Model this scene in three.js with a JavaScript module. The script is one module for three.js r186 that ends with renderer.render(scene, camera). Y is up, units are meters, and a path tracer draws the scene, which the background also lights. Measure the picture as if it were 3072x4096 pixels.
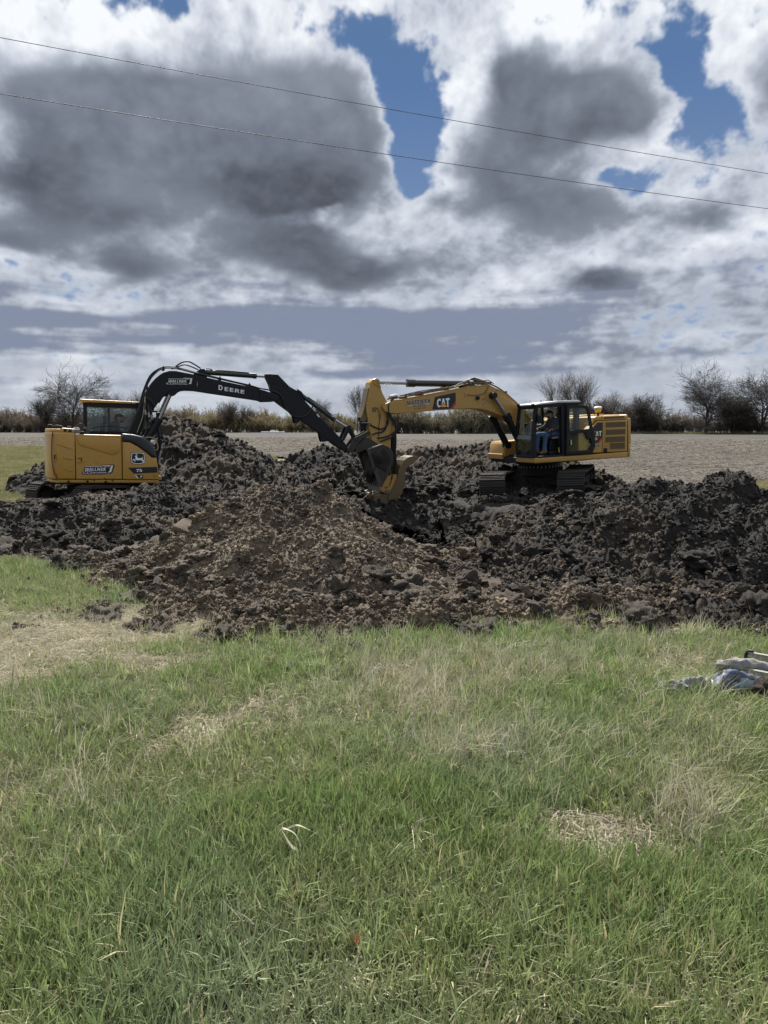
import * as THREE from 'three';
import { mergeGeometries, mergeVertices, toCreasedNormals } from 'three/addons/utils/BufferGeometryUtils.js';
import { RoundedBoxGeometry } from 'three/addons/geometries/RoundedBoxGeometry.js';
import { MarchingCubes } from 'three/addons/objects/MarchingCubes.js';

// ---------------------------------------------------------------- camera, exposure, sun, sky
const scene = new THREE.Scene();
const camera = new THREE.PerspectiveCamera(70, 0.75, 0.05, 1500);
camera.position.set(0, 1.7, 0);
camera.rotation.set(-6.4 * Math.PI / 180, 0, 0);
const renderer = new THREE.WebGLRenderer({ antialias: true });
renderer.toneMapping = THREE.LinearToneMapping;
renderer.toneMappingExposure = 2.3;
renderer.shadowMap.enabled = true;
const SUN_AZ = -14, SUN_EL = 52;                       // degrees: azimuth from the view direction, elevation
const RAD = Math.PI / 180;
const sun = new THREE.DirectionalLight(new THREE.Color().setRGB(1, 0.955, 0.88), 4.2);
sun.position.set(Math.sin(SUN_AZ * RAD) * Math.cos(SUN_EL * RAD) * 120, Math.sin(SUN_EL * RAD) * 120, -Math.cos(SUN_AZ * RAD) * Math.cos(SUN_EL * RAD) * 120 - 15);
sun.target.position.set(0, 0, -15);
sun.castShadow = true;
sun.shadow.radius = 6;                                  // sun veiled by thin cloud
sun.shadow.mapSize.set(4096, 4096);
Object.assign(sun.shadow.camera, { left: -40, right: 40, top: 40, bottom: -40, near: 1, far: 400 });
sun.name = 'sun';
scene.add(sun, sun.target);

// ---------------------------------------------------------------- numbers
function rng(seed) { let s = seed >>> 0; return () => { s = (s + 0x6d2b79f5) | 0; let t = Math.imul(s ^ (s >>> 15), 1 | s); t = (t + Math.imul(t ^ (t >>> 7), 61 | t)) ^ t; return ((t ^ (t >>> 14)) >>> 0) / 4294967296; }; }
const clamp = (x, a = 0, b = 1) => x < a ? a : x > b ? b : x;
const lerp = (a, b, t) => a + (b - a) * t;
const sst = (a, b, x) => { const t = clamp((x - a) / (b - a)); return t * t * (3 - 2 * t); };
const PERM = new Uint8Array(512);
{ const r = rng(77), p = [...Array(256).keys()]; for (let i = 255; i > 0; i--) { const j = Math.floor(r() * (i + 1)); [p[i], p[j]] = [p[j], p[i]]; } for (let i = 0; i < 512; i++) PERM[i] = p[i & 255]; }
const gd = (h, x, y, z) => { h &= 15; const u = h < 8 ? x : y, v = h < 4 ? y : h === 12 || h === 14 ? x : z; return ((h & 1) ? -u : u) + ((h & 2) ? -v : v); };
function noise(x, y, z) {                               // gradient noise, about -1 to 1
  const xf = Math.floor(x), yf = Math.floor(y), zf = Math.floor(z), X = xf & 255, Y = yf & 255, Z = zf & 255;
  x -= xf; y -= yf; z -= zf;
  const u = x * x * x * (x * (x * 6 - 15) + 10), v = y * y * y * (y * (y * 6 - 15) + 10), w = z * z * z * (z * (z * 6 - 15) + 10);
  const A = PERM[X] + Y, AA = PERM[A] + Z, AB = PERM[A + 1] + Z, B = PERM[X + 1] + Y, BA = PERM[B] + Z, BB = PERM[B + 1] + Z;
  const l = (a, b, t) => a + (b - a) * t;
  return l(l(l(gd(PERM[AA], x, y, z), gd(PERM[BA], x - 1, y, z), u), l(gd(PERM[AB], x, y - 1, z), gd(PERM[BB], x - 1, y - 1, z), u), v),
    l(l(gd(PERM[AA + 1], x, y, z - 1), gd(PERM[BA + 1], x - 1, y, z - 1), u), l(gd(PERM[AB + 1], x, y - 1, z - 1), gd(PERM[BB + 1], x - 1, y - 1, z - 1), u), v), w);
}
function fbm(x, y, z, n, gain = 0.5) { let s = 0, a = 1, t = 0; for (let i = 0; i < n; i++) { s += a * noise(x, y, z); t += a; a *= gain; x = x * 2.03 + 11.7; y = y * 2.03 + 5.1; z = z * 2.03 + 3.3; } return s / t; }
function bil(x, y, z, n, gain = 0.5) { let s = 0, a = 1, t = 0; for (let i = 0; i < n; i++) { s += a * Math.abs(noise(x, y, z)); t += a; a *= gain; x = x * 2.07 + 9.7; y = y * 2.07 + 4.1; z = z * 2.07 + 1.3; } return s / t; }

// ---------------------------------------------------------------- sky: air and broken cumulus, in degrees of azimuth and elevation
{
  const W = 4096, HH = 2048, data = new Float32Array(W * HH * 4);
  // heavy cumulus in front of the sun: [azimuth, elevation, half width, half height, weight]
  const heavy = [
    [-13.5, 22.2, 7.5, 3.2, 0.78], [-6.8, 22.6, 4.2, 2.6, 0.7], [-4.2, 20.2, 4.6, 3.4, 0.8], [-10, 19.4, 8, 3.0, 0.85], [-19, 20.6, 6, 3.0, 0.7], [-25, 21.4, 4, 2.2, 0.5], [-8, 16.8, 7, 1.8, 0.6], [-24, 16.8, 6.5, 2.6, 0.8], [-20, 14.4, 5.5, 1.6, 0.7],
    [9.8, 24.0, 3.0, 2.4, 0.75], [14.2, 23.0, 3.0, 2.6, 0.7], [12, 21.0, 5.4, 2.4, 0.85], [17.4, 21.4, 2.4, 1.8, 0.55], [8.6, 19.0, 2.6, 2.0, 0.5], [11, 17.2, 4.2, 1.6, 0.62], [13.6, 15.6, 4.2, 1.5, 0.72], [5.2, 16.2, 3.0, 1.2, 0.42],
    [-8, 13.6, 5.6, 1.8, 0.85], [-2.0, 11.8, 5.6, 1.6, 0.85], [-18.5, 11.7, 4, 1.1, 0.8], [16.5, 10.6, 4.4, 1.4, 0.8], [27.5, 21.8, 2.6, 2.2, 0.9], [22.5, 14.4, 3.2, 1.4, 0.65], [-26, 12.6, 4, 1.0, 0.6],
    [-44, 22, 9, 5, 0.9], [-58, 15, 10, 4, 0.8], [46, 18, 10, 5, 0.9], [63, 24, 9, 5, 0.9], [75, 12, 10, 3, 0.7], [-80, 25, 11, 6, 0.9],
  ];
  // gaps of blue air
  const gaps = [[1.0, 23.8, 2.4, 2.4, 0.8], [2.6, 20.6, 2.2, 2.6, 0.88], [2.2, 17.8, 1.5, 1.4, 0.65], [-1.5, 26.4, 2.2, 1.0, 0.55], [20.6, 24.0, 1.5, 2.8, 0.8], [22.6, 20.8, 2.4, 1.5, 0.72], [17.5, 17.4, 2.0, 0.9, 0.5],
    [-24, 28.4, 2.6, 0.9, 0.6], [-16, 27.4, 2.6, 0.7, 0.45], [-38, 28, 3, 3, 0.7], [37, 26, 3, 4, 0.8], [55, 33, 6, 4, 0.8], [-62, 36, 8, 5, 0.8], [0, 44, 9, 4, 0.6], [-30, 42, 6, 4, 0.6], [30, 40, 6, 4, 0.7]];
  const blob = (list, az, el) => { let s = 0; for (const b of list) { const x = (az - b[0]) / b[2], y = (el - b[1]) / b[3], q = x * x + y * y; if (q < 4) s += b[4] * Math.exp(-q * 1.15); } return s; };
  const far = new Float32Array(3);
  for (let j = HH / 2; j < HH; j++) {
    const el = ((j + 0.5) / HH - 0.5) * 180, v = 80 * el / (el + 45);            // clouds shrink and flatten toward the horizon
    const lowness = sst(26, 2, el);
    for (let i = 0; i < W; i++) {
      let az = ((i + 0.5) / W - 0.25) * 360; if (az > 180) az -= 360;
      const ca = Math.cos(az * RAD) * 57.3, sa = Math.sin(az * RAD) * 57.3, wy = v * 1.5, o = (j * W + i) * 4;
      const inFront = sst(95, 55, Math.abs(az));
      // wind-torn edges: the same warp for every layer
      const wx = fbm(ca * 0.16, wy * 0.16, sa * 0.16, 3) * 3.4, wv = fbm(ca * 0.16 + 40, wy * 0.16, sa * 0.16 + 9, 3) * 2.6;
      const fine = fbm(ca * 0.52 + wx * 0.08, wy * 0.52 + wv * 0.08, sa * 0.52, 5, 0.6);
      const azw = az + wx * 0.62, elw = el + wv * 0.42;
      // air
      let r = lerp(0.42, 0.105, Math.pow(clamp(el / 24), 0.55)), g = lerp(0.50, 0.19, Math.pow(clamp(el / 24), 0.6)), b = lerp(0.60, 0.355, Math.pow(clamp(el / 26), 0.7));
      if (el > 26) { const t = sst(26, 80, el); r *= 1 - 0.3 * t; g *= 1 - 0.25 * t; b *= 1 - 0.15 * t; }
      // broken white layer: thin parts glow, thick parts turn grey
      const low = fbm(ca * 0.075 + 3, wy * 0.1, sa * 0.075, 3), gap = blob(gaps, azw, elw) + (1 - inFront) * sst(0.14, 0.4, low) * 0.9;
      const soft = blob(heavy, azw, elw) + (1 - inFront) * sst(0.05, 0.5, fbm(ca * 0.05 + 20, wy * 0.09, sa * 0.05, 2)) * 0.9;
      const d1 = 0.60 + low * 0.35 + fine * 0.60 - gap * 1.05 + soft * 0.75, a1 = sst(0.24, 0.54, d1), deep = sst(0.30, 0.95, d1);
      const puff = bil(ca * 0.24 + wx * 0.09, wy * 0.23 + wv * 0.09, sa * 0.24, 6, 0.58);
      const mass = fbm(ca * 0.12 + wx * 0.05 + 31, wy * 0.13 + wv * 0.08, sa * 0.12 + 8, 6, 0.54);
      const thick = clamp(0.56 + mass * 2.1 - (puff - 0.22) * 1.1 - sst(18, 28, el) * 0.30 + lowness * 0.10 + fine * 0.14) * (0.35 + 0.65 * deep);
      // hearts of the heavy cumulus: the light fades with the depth of cloud before the sun, billow by billow
      const heart = sst(0.14, 0.84, soft + fine * 0.22 + (puff - 0.24) * 0.62) * (0.25 + 0.75 * deep);
      let k = lerp(lerp(0.94, 0.30, Math.pow(thick, 0.8)), 0.165 + mass * 0.18 + fine * 0.05 + (puff - 0.24) * 0.10 + clamp((elw - 19) * 0.010, -0.02, 0.07), Math.pow(heart, 0.8)) * lerp(1, 0.86, lowness * (1 - heart));
      k = clamp(k, 0.10, 0.95); const grey = clamp((0.9 - k) * 1.4);
      r = lerp(r, k * lerp(0.995, 0.885, grey), a1); g = lerp(g, k * lerp(0.998, 0.98, grey), a1); b = lerp(b, k * lerp(1, 1.17, grey), a1);
      // flat grey-blue bank low down
      const str = fbm(ca * 0.045 + 7, v * 0.34, sa * 0.045, 5, 0.52), bank = sst(0.0, 0.55, 0.56 + str * 1.4 - Math.abs(el - 7.4 - low * 3) * 0.14 + fine * 0.30 - sst(8, 24, az) * 0.3 * inFront);
      const kb = 0.18 + str * 0.08;
      r = lerp(r, kb * 0.82, bank * 0.88); g = lerp(g, kb * 0.98, bank * 0.88); b = lerp(b, kb * 1.42, bank * 0.88);
      // pale air and thin cloud at the horizon
      const hz = sst(5.8, 1.2, el + str * 3.0) * 0.80, kh = 0.50 + fine * 0.26 + str * 0.25;
      r = lerp(r, kh * 0.95, hz); g = lerp(g, kh * 1.0, hz); b = lerp(b, kh * 1.09, hz);
      data[o] = Math.max(r * 0.955, 0.02); data[o + 1] = Math.max(g * 0.985, 0.02); data[o + 2] = Math.max(b * 1.03, 0.02); data[o + 3] = 1;
      if (j === HH / 2 + 8) { far[0] += data[o] / W; far[1] += data[o + 1] / W; far[2] += data[o + 2] / W; }
    }
  }
  for (let n = 0; n < (HH / 2) * W; n++) { data[n * 4] = far[0] * 0.5; data[n * 4 + 1] = far[1] * 0.5; data[n * 4 + 2] = far[2] * 0.45; data[n * 4 + 3] = 1; }
  const K = 0.46; for (let n = 0; n < data.length; n++) if ((n & 3) !== 3) data[n] *= K;
  const tex = new THREE.DataTexture(data, W, HH, THREE.RGBAFormat, THREE.FloatType);
  tex.mapping = THREE.EquirectangularReflectionMapping; tex.magFilter = tex.minFilter = THREE.LinearFilter; tex.needsUpdate = true;
  scene.background = tex; scene.environment = tex;
}
// ---------------------------------------------------------------- helpers
const V3 = (x, y, z) => new THREE.Vector3(x, y, z);
const rgb = (r, g, b) => new THREE.Color().setRGB(r, g, b);
const taken = new Map();
function numbered(n) { const k = taken.get(n) ?? 0; taken.set(n, k + 1); return k ? `${n}_${String(k).padStart(3, '0')}` : n; }
function tag(o, label, category, group, kind) { o.userData.label = label; if (category) o.userData.category = category; if (group) o.userData.group = group; if (kind) o.userData.kind = kind; return o; }
function thing(name, label, category, group) { const o = new THREE.Group(); o.name = numbered(name); scene.add(o); return tag(o, label, category, group); }
function part(parent, name, geo, mat, label) { const m = new THREE.Mesh(geo, mat); m.name = name; parent.add(m); if (label) m.userData.label = label; return m; }
function flat(g) { const h = g.index ? g.toNonIndexed() : g.clone(); for (const k of Object.keys(h.attributes)) if (!['position', 'normal', 'uv'].includes(k)) h.deleteAttribute(k); if (!h.attributes.uv) h.setAttribute('uv', new THREE.BufferAttribute(new Float32Array(h.attributes.position.count * 2), 2)); return h; }
const mg = (...list) => mergeGeometries(list.flat().map(flat));
function ext(pts, z0, z1, bevel = 0.012, seg = 2) {     // outline in x and y, thickness from z0 to z1, rounded edges
  const s = new THREE.Shape(pts.map(([x, y]) => new THREE.Vector2(x, y)));
  const g = new THREE.ExtrudeGeometry(s, { depth: Math.max(0.001, z1 - z0 - 2 * bevel), bevelEnabled: bevel > 0, bevelThickness: bevel, bevelSize: bevel, bevelOffset: -bevel, bevelSegments: seg, curveSegments: 6 });
  g.translate(0, 0, z0 + bevel); return g;
}
function extSmooth(pts, z0, z1, bevel) { return toCreasedNormals(ext(pts, z0, z1, bevel, 3), 0.6); }
function plan(pts, y0, y1, bevel = 0.02) {              // outline in x and z, height from y0 to y1
  const g = ext(pts.map(([x, z]) => [x, -z]), y0, y1, bevel, 3); g.rotateX(-Math.PI / 2); return toCreasedNormals(g, 0.6);
}
function box(x0, x1, y0, y1, z0, z1, r = 0.008) { const g = new RoundedBoxGeometry(x1 - x0, y1 - y0, z1 - z0, 2, Math.min(r, (x1 - x0) / 2.1, (y1 - y0) / 2.1, (z1 - z0) / 2.1)); g.translate((x0 + x1) / 2, (y0 + y1) / 2, (z0 + z1) / 2); return g; }
const UPY = V3(0, 1, 0);
function cyl(a, b, r0, r1 = r0, seg = 14, open = false) { const A = V3(...a), B = V3(...b), d = B.clone().sub(A), g = new THREE.CylinderGeometry(r1, r0, d.length(), seg, 1, open); g.applyQuaternion(new THREE.Quaternion().setFromUnitVectors(UPY, d.normalize())); g.translate((a[0] + b[0]) / 2, (a[1] + b[1]) / 2, (a[2] + b[2]) / 2); return g; }
function tube(pts, r, n = 0, seg = 7) { const c = new THREE.CatmullRomCurve3(pts.map((p) => V3(...p)), false, 'centripetal'); return new THREE.TubeGeometry(c, n || pts.length * 6, r, seg, false); }
function bar(a, b, w, h) { const A = V3(...a), B = V3(...b), d = B.clone().sub(A), L = d.length(), g = new THREE.BoxGeometry(w, L, h); g.applyQuaternion(new THREE.Quaternion().setFromUnitVectors(UPY, d.normalize())); g.translate((a[0] + b[0]) / 2, (a[1] + b[1]) / 2, (a[2] + b[2]) / 2); return g; }
function quad(tl, tr, br, bl) { const g = new THREE.BufferGeometry(); g.setAttribute('position', new THREE.BufferAttribute(new Float32Array([...tl, ...tr, ...br, ...bl]), 3)); g.setAttribute('uv', new THREE.BufferAttribute(new Float32Array([0, 1, 1, 1, 1, 0, 0, 0]), 2)); g.setIndex([0, 3, 2, 0, 2, 1]); g.computeVertexNormals(); return g; }
function canvasTex(w, h, draw) { const c = document.createElement('canvas'); c.width = w; c.height = h; const x = c.getContext('2d'); draw(x, w, h); const t = new THREE.CanvasTexture(c); t.colorSpace = THREE.SRGBColorSpace; t.magFilter = THREE.LinearFilter; return t; }
function dataTex(n, fn, srgb) { const d = new Uint8Array(n * n * 4); for (let y = 0; y < n; y++) for (let x = 0; x < n; x++) { const c = fn(x / n, y / n), o = (y * n + x) * 4; d[o] = clamp(c[0]) * 255; d[o + 1] = clamp(c[1]) * 255; d[o + 2] = clamp(c[2]) * 255; d[o + 3] = 255; } const t = new THREE.DataTexture(d, n, n, THREE.RGBAFormat); t.wrapS = t.wrapT = THREE.RepeatWrapping; t.magFilter = t.minFilter = THREE.LinearFilter; if (srgb) t.colorSpace = THREE.SRGBColorSpace; t.needsUpdate = true; return t; }
// noise on a torus, so that a texture repeats without a seam
const tor = (u, v, f, n, s = 0) => { const a = u * 6.2832, b = v * 6.2832, k = f / 6.2832; return fbm(Math.cos(a) * k + s, Math.sin(a) * k + Math.cos(b) * k * 0.73 + s * 2, Math.sin(b) * k - s, n, 0.6); };
const M = (o) => new THREE.MeshStandardMaterial(o);
const MP = (o) => new THREE.MeshPhysicalMaterial(o);
// ---------------------------------------------------------------- lie of the land
const soilTex = dataTex(512, (u, v) => { const a = tor(u, v, 26, 4), b = tor(u, v, 90, 2, 4); const k = 0.78 + a * 0.3 + b * 0.22; return [k, k * 0.99, k * 0.97]; });
const soilBump = dataTex(512, (u, v) => { const k = 0.5 + tor(u, v, 30, 5, 9) * 0.9; return [k, k, k]; });
const line = (pts, x) => { if (x <= pts[0][0]) return pts[0][1]; for (let i = 1; i < pts.length; i++) if (x <= pts[i][0]) return lerp(pts[i - 1][1], pts[i][1], (x - pts[i - 1][0]) / (pts[i][0] - pts[i - 1][0])); return pts[pts.length - 1][1]; };
const TOE = [[-12, 10.6], [-6.5, 10.2], [-5, 9.5], [-3.6, 8.6], [-2.6, 7.4], [-1.8, 6.5], [-1, 6.0], [-0.3, 5.85], [0.3, 5.9], [1.2, 6.1], [2, 6.5], [2.8, 6.45], [3.6, 6.1], [5, 6.0], [9, 6.2]];
const toe = (x) => line(TOE, x) + noise(x * 1.7, 3, 1) * 0.16 + noise(x * 5, 8, 1) * 0.06;
function soilAmount(x, z) {                             // 1 on dug ground, 0 on turf
  const d = -z, n = noise(x * 1.3, 5, z * 1.3) * 0.4 + noise(x * 4, 5, z * 4) * 0.15;
  const a = sst(-0.06, 0.06, d - toe(x)), b = Math.max(sst(-6.6, -5.8, x + n), sst(13.6, 12.2, d + n)), c = sst(31, 29, d + n * 2), e = sst(12, 10.5, x + n);
  return a * b * c * e;
}
const pitNorm = (x, z) => { const n = noise(x * 0.8, 1, z * 0.8) * 0.10 + noise(x * 2.5, 2, z * 2.5) * 0.06 + Math.abs(noise(x * 5, 2, z * 5)) * 0.05 + noise(x * 12, 2, z * 12) * 0.012; const w = lerp(0.95, 2.75, sst(-10, -15.5, z)); return Math.hypot((x - 0.72) / w, (z + 16.0) / 6.9) + n * (w / 2.75); };
function land(x, z) {
  const d = -z, right = -0.5 * sst(10, 21, d), left = -0.12 * sst(12, 30, d);
  return lerp(left, right, sst(-6, 0.5, x)) + 1.0 * sst(30, 230, d) + noise(x * 0.12, 0, z * 0.12) * 0.05 * sst(4, 12, d) + noise(x * 0.6, 4, z * 0.6) * 0.02;
}
const lumpHash = (i, j, s) => { let h = Math.imul(i, 374761393) ^ Math.imul(j, 668265263) ^ Math.imul(s, 1274126177); h = Math.imul(h ^ (h >>> 13), 1274126177); return ((h ^ (h >>> 16)) >>> 0) / 4294967296; };
let lumpTone = 0;
function lumps(x, z, cell, seed) {                      // clods of about one cell, heaped at random
  const wx = x + noise(x / cell * 1.6, seed, z / cell * 1.6) * cell * 0.28, wz = z + noise(x / cell * 1.6, seed + 7, z / cell * 1.6) * cell * 0.28;
  const ci = Math.floor(wx / cell), cj = Math.floor(wz / cell); let best = 0; lumpTone = 0.5;
  for (let i = ci - 1; i <= ci + 1; i++) for (let j = cj - 1; j <= cj + 1; j++) {
    const h = lumpHash(i, j, seed), px = (i + 0.15 + 0.7 * lumpHash(i, j, seed + 1)) * cell, pz = (j + 0.15 + 0.7 * lumpHash(i, j, seed + 2)) * cell, r = cell * (0.32 + 0.48 * h * h), q = ((wx - px) ** 2 + (wz - pz) ** 2) / (r * r);
    if (q < 1) { const y = r * Math.pow(1 - q, 0.42) * (0.5 + 0.45 * lumpHash(i, j, seed + 3)); if (y > best) { best = y; lumpTone = lumpHash(i, j, seed + 4); } }
  }
  return best;
}
const groundY = (x, z) => land(x, z) - 2.1 * sst(1.02, 0.74, pitNorm(x, z));
// tones of the soil (linear base colours)
const SOIL = { brown: [0.158, 0.122, 0.085], pale: [0.250, 0.205, 0.150], umber: [0.058, 0.044, 0.031], black: [0.0125, 0.0106, 0.0093] };
const mix3 = (a, b, t) => [lerp(a[0], b[0], t), lerp(a[1], b[1], t), lerp(a[2], b[2], t)];
const soilMat = M({ vertexColors: true, roughness: 0.96, map: soilTex, bumpMap: soilBump, bumpScale: 0.012 });
const axis = (...runs) => { const a = [runs[0][0]]; for (const [from, to, step0, step1] of runs) { let p = from, s = step0; const n = Math.max(1, Math.round(Math.abs(to - from) / ((step0 + (step1 ?? step0)) / 2))); for (let i = 1; i <= n; i++) { const t = i / n; a.push(step1 ? from + (to - from) * (step0 * t + (step1 - step0) * t * t / 2) / ((step0 + step1) / 2) : from + (to - from) * t); } } return a; };
function sheet(xs, zs, fy, fc, keep) {
  const nx = xs.length, nz = zs.length, pos = new Float32Array(nx * nz * 3), col = new Float32Array(nx * nz * 3), uv = new Float32Array(nx * nz * 2), ok = new Uint8Array(nx * nz), idx = [];
  for (let j = 0, n = 0; j < nz; j++) for (let i = 0; i < nx; i++, n++) { const x = xs[i], z = zs[j], y = fy(x, z), c = fc(x, z, y); pos.set([x, y, z], n * 3); col.set(c, n * 3); uv.set([x, z], n * 2); ok[n] = keep ? keep(x, z, y) : 1; }
  for (let j = 0; j < nz - 1; j++) for (let i = 0; i < nx - 1; i++) { const a = j * nx + i, b = a + 1, c = a + nx, e = c + 1; if (ok[a] || ok[b] || ok[c] || ok[e]) idx.push(a, b, c, b, e, c); }
  const g = new THREE.BufferGeometry(); g.setAttribute('position', new THREE.BufferAttribute(pos, 3)); g.setAttribute('color', new THREE.BufferAttribute(col, 3)); g.setAttribute('uv', new THREE.BufferAttribute(uv, 2));
  // z runs away from the camera: turn the winding so that normals look up
  if (zs[1] < zs[0]) { for (let k = 0; k < idx.length; k += 3) { const t = idx[k + 1]; idx[k + 1] = idx[k + 2]; idx[k + 2] = t; } } g.setIndex(idx);
  g.computeVertexNormals(); return g;
}
// what grows where on the turf, in metres (x, z): straw, bare earth, lushness
const STRAW = [[-2.75, -5.5, 0.7, 0.42], [-2.4, -6.0, 0.8, 0.48], [-2.0, -6.4, 0.7, 0.42], [-1.6, -6.75, 0.5, 0.3], [-3.3, -5.3, 0.7, 0.45], [-2.9, -6.0, 0.6, 0.3], [-4.4, -5.3, 0.9, 0.5], [-1.66, -5.15, 0.34, 0.12], [-2.5, -4.8, 0.25, 0.16], [0.88, -2.85, 0.28, 0.20], [1.08, -2.75, 0.22, 0.10], [0.80, -2.98, 0.18, 0.1], [2.6, -6.1, 0.8, 0.2], [3.6, -5.7, 0.5, 0.2]];
const BARE = [[-0.87, -4.15, 0.075, 0.42, 0.16], [-1.16, -3.88, 0.06, 0.34, 0.1], [0.95, -2.9, 0.2, 0.12, 0], [-0.02, -2.08, 0.10, 0.06, 0]];
const spot = (list, x, z) => { let s = 0; for (const [a, b, rx, rz, sk = 0] of list) { const u = (x - a + (z - b) * sk * 2) / rx, w = (z - b) / rz; s = Math.max(s, Math.exp(-(u * u + w * w) * 1.1)); } return s; };
function strawAt(x, z) { return clamp(spot(STRAW, x, z) * 1.1 + noise(x * 1.1, 2, z * 1.1) * 0.26 + noise(x * 3.3, 9, z * 3.3) * 0.18 + 0.02); }
{
  const xs = axis([-700, -60, 64, 16], [-60, -12, 14, 0.6], [-12, -5, 0.3, 0.09], [-5, 6, 0.06], [6, 12, 0.09, 0.3], [12, 60, 0.6, 14], [60, 700, 16, 64]);
  const zs = axis([60, -0.4, 6, 0.2], [-0.4, -6, 0.09], [-6, -13, 0.06], [-13, -24, 0.06], [-24, -32, 0.08, 0.4], [-32, -120, 0.6, 8], [-120, -900, 10, 70]);
  const fy = (x, z) => { const s = Math.abs(x) < 14 && z < -5.2 && z > -33 ? soilAmount(x, z) : 0; let y = groundY(x, z); if (s > 0) y += s * (lumps(x, z, 0.26, 3) * 0.34 + lumps(x, z, 0.13, 5) * 0.9 + (z < -12 ? lumps(x, z, 0.55, 9) * 0.4 * sst(12, 14, -z) : 0) + Math.abs(noise(x * 9, 2, z * 9)) * 0.03 - 0.02 + noise(x * 1.5, 1, z * 1.5) * 0.05); return y; };
  const fc = (x, z, y) => {
    const s = Math.abs(x) < 14 && z < -5.2 && z > -33 ? soilAmount(x, z) : 0;
    const n = noise(x * 6, 3, z * 6) * 0.5 + noise(x * 19, 3, z * 19) * 0.5, st = strawAt(x, z);
    let c = mix3([0.06, 0.052, 0.030], [0.30, 0.255, 0.165], clamp(st * 1.25 - 0.02 + n * 0.3));
    const d = Math.hypot(x, z); if (d > 12) c = mix3(c, mix3([0.11, 0.125, 0.045], [0.21, 0.19, 0.10], clamp(0.45 + noise(x * 0.25, 1, z * 0.5) * 0.8)), sst(12, 30, d));
    if (s > 0) { const blackness = clamp(sst(1.4, 1.05, pitNorm(x, z)) * 1.5 + sst(9, 12, -z) * 0.85 + noise(x * 0.7, 6, z * 0.7) * 0.5 - clamp(noise(x * 0.9, y * 7, z * 0.9) - 0.1) * 1.1), e = mix3(SOIL.brown, SOIL.black, blackness); c = mix3(c, mix3(e, SOIL.umber.map((v) => v * 0.85), clamp(0.95 + n * 0.6) * (1 - blackness * 0.85)), s); }  // dug soil mixed toward black near the pit and farther back
    return c;
  };
  const g = new THREE.Mesh(sheet(xs, zs, fy, fc), soilMat); g.name = 'ground'; tag(g, 'turf and dug black earth stretching to the horizon', 'ground', null, 'structure'); scene.add(g);
}
// tilled field with old stubble behind the machines; its near edge runs from far left to near right
const fieldEdge = (x) => line([[-300, 105], [-120, 95], [-42, 78], [8.5, 33], [10, 27], [13, 27], [14.2, 31], [300, 34]], x);
const inField = (x, z) => -z > fieldEdge(x) + noise(x * 0.3, 1, 0) * 0.6 && -z < 222;
{
  const zs = axis([-26, -70, 0.19], [-70, -120, 0.25, 0.6], [-120, -224, 0.8]), xs = axis([-190, -60, 3], [-60, -15, 2, 0.5], [-15, 40, 0.3], [40, 180, 0.5, 4]);
  const fy = (x, z) => { const row = (z + noise(x * 0.06, 2, z * 0.02) * 0.5) * 2 * Math.PI / 0.76, near = sst(120, 60, -z); return land(x, z) + 0.06 + near * (Math.sin(row) * 0.075 + noise(x * 1.3, 3, z * 2.6) * 0.07 + Math.abs(noise(x * 4, 3, z * 5)) * 0.10 * sst(80, 45, -z)); };
  const fc = (x, z) => { const row = Math.sin((z + noise(x * 0.06, 2, z * 0.02) * 0.5) * 2 * Math.PI / 0.76), n = noise(x * 0.5, 5, z * 1.9) * 0.5 + noise(x * 2.4, 6, z * 4.1) * 0.5, far = sst(40, 110, -z); const t = clamp(0.36 + row * 0.26 * (1 - far) + n * 0.9 + noise(x * 0.16, 8, z * 0.5) * 1.2 + noise(x * 0.04, 1, z * 0.12) * 0.35); return mix3([0.020, 0.0165, 0.0132], [0.084, 0.072, 0.059], t); };  // furrow shade put into the colour: troughs darker, crests paler
  const g = new THREE.Mesh(sheet(xs, zs, fy, fc, (x, z) => inField(x, z)), M({ vertexColors: true, roughness: 0.97, map: soilTex })); g.name = 'field'; tag(g, 'tilled grey field with pale crop stubble rows', 'field', null, 'structure'); scene.add(g);
}
// ---------------------------------------------------------------- heaps of dug soil
function clodGeo(seed, detail, squash) {
  const g = mergeVertices(new THREE.IcosahedronGeometry(1, detail).deleteAttribute('uv').deleteAttribute('normal')), p = g.attributes.position, v = V3(0, 0, 0);
  for (let i = 0; i < p.count; i++) { v.fromBufferAttribute(p, i).normalize(); const k = 0.78 + noise(v.x * 1.3 + seed * 5, v.y * 1.3, v.z * 1.3) * 0.55 + noise(v.x * 3.1, v.y * 3.1 + seed * 3, v.z * 3.1) * 0.26 + (detail > 2 ? Math.abs(noise(v.x * 5, v.y * 5, v.z * 5 + seed)) * 0.30 + Math.abs(noise(v.x * 11, v.y * 11, v.z * 11 + seed)) * 0.16 - 0.1 : 0); v.multiplyScalar(k); v.y *= squash; p.setXYZ(i, v.x, v.y, v.z); }
  g.computeVertexNormals();
  const uv = new Float32Array(p.count * 2); for (let i = 0; i < p.count; i++) { uv[i * 2] = p.getX(i) * 0.6 + p.getY(i) * 0.35 + seed; uv[i * 2 + 1] = p.getZ(i) * 0.6 + p.getY(i) * 0.4; } g.setAttribute('uv', new THREE.BufferAttribute(uv, 2));
  return g;
}
const CLOD = [...Array(8)].map((_, i) => clodGeo(i + 1, 6, 0.62 + 0.06 * (i % 4))), CRUMB = [...Array(3)].map((_, i) => clodGeo(i + 21, 1, 0.8));
const clodMats = {}; const clodMat = (c) => clodMats[c.join()] ??= M({ color: rgb(...c), roughness: 0.97, map: soilTex, bumpMap: soilBump, bumpScale: 0.02 });
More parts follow.
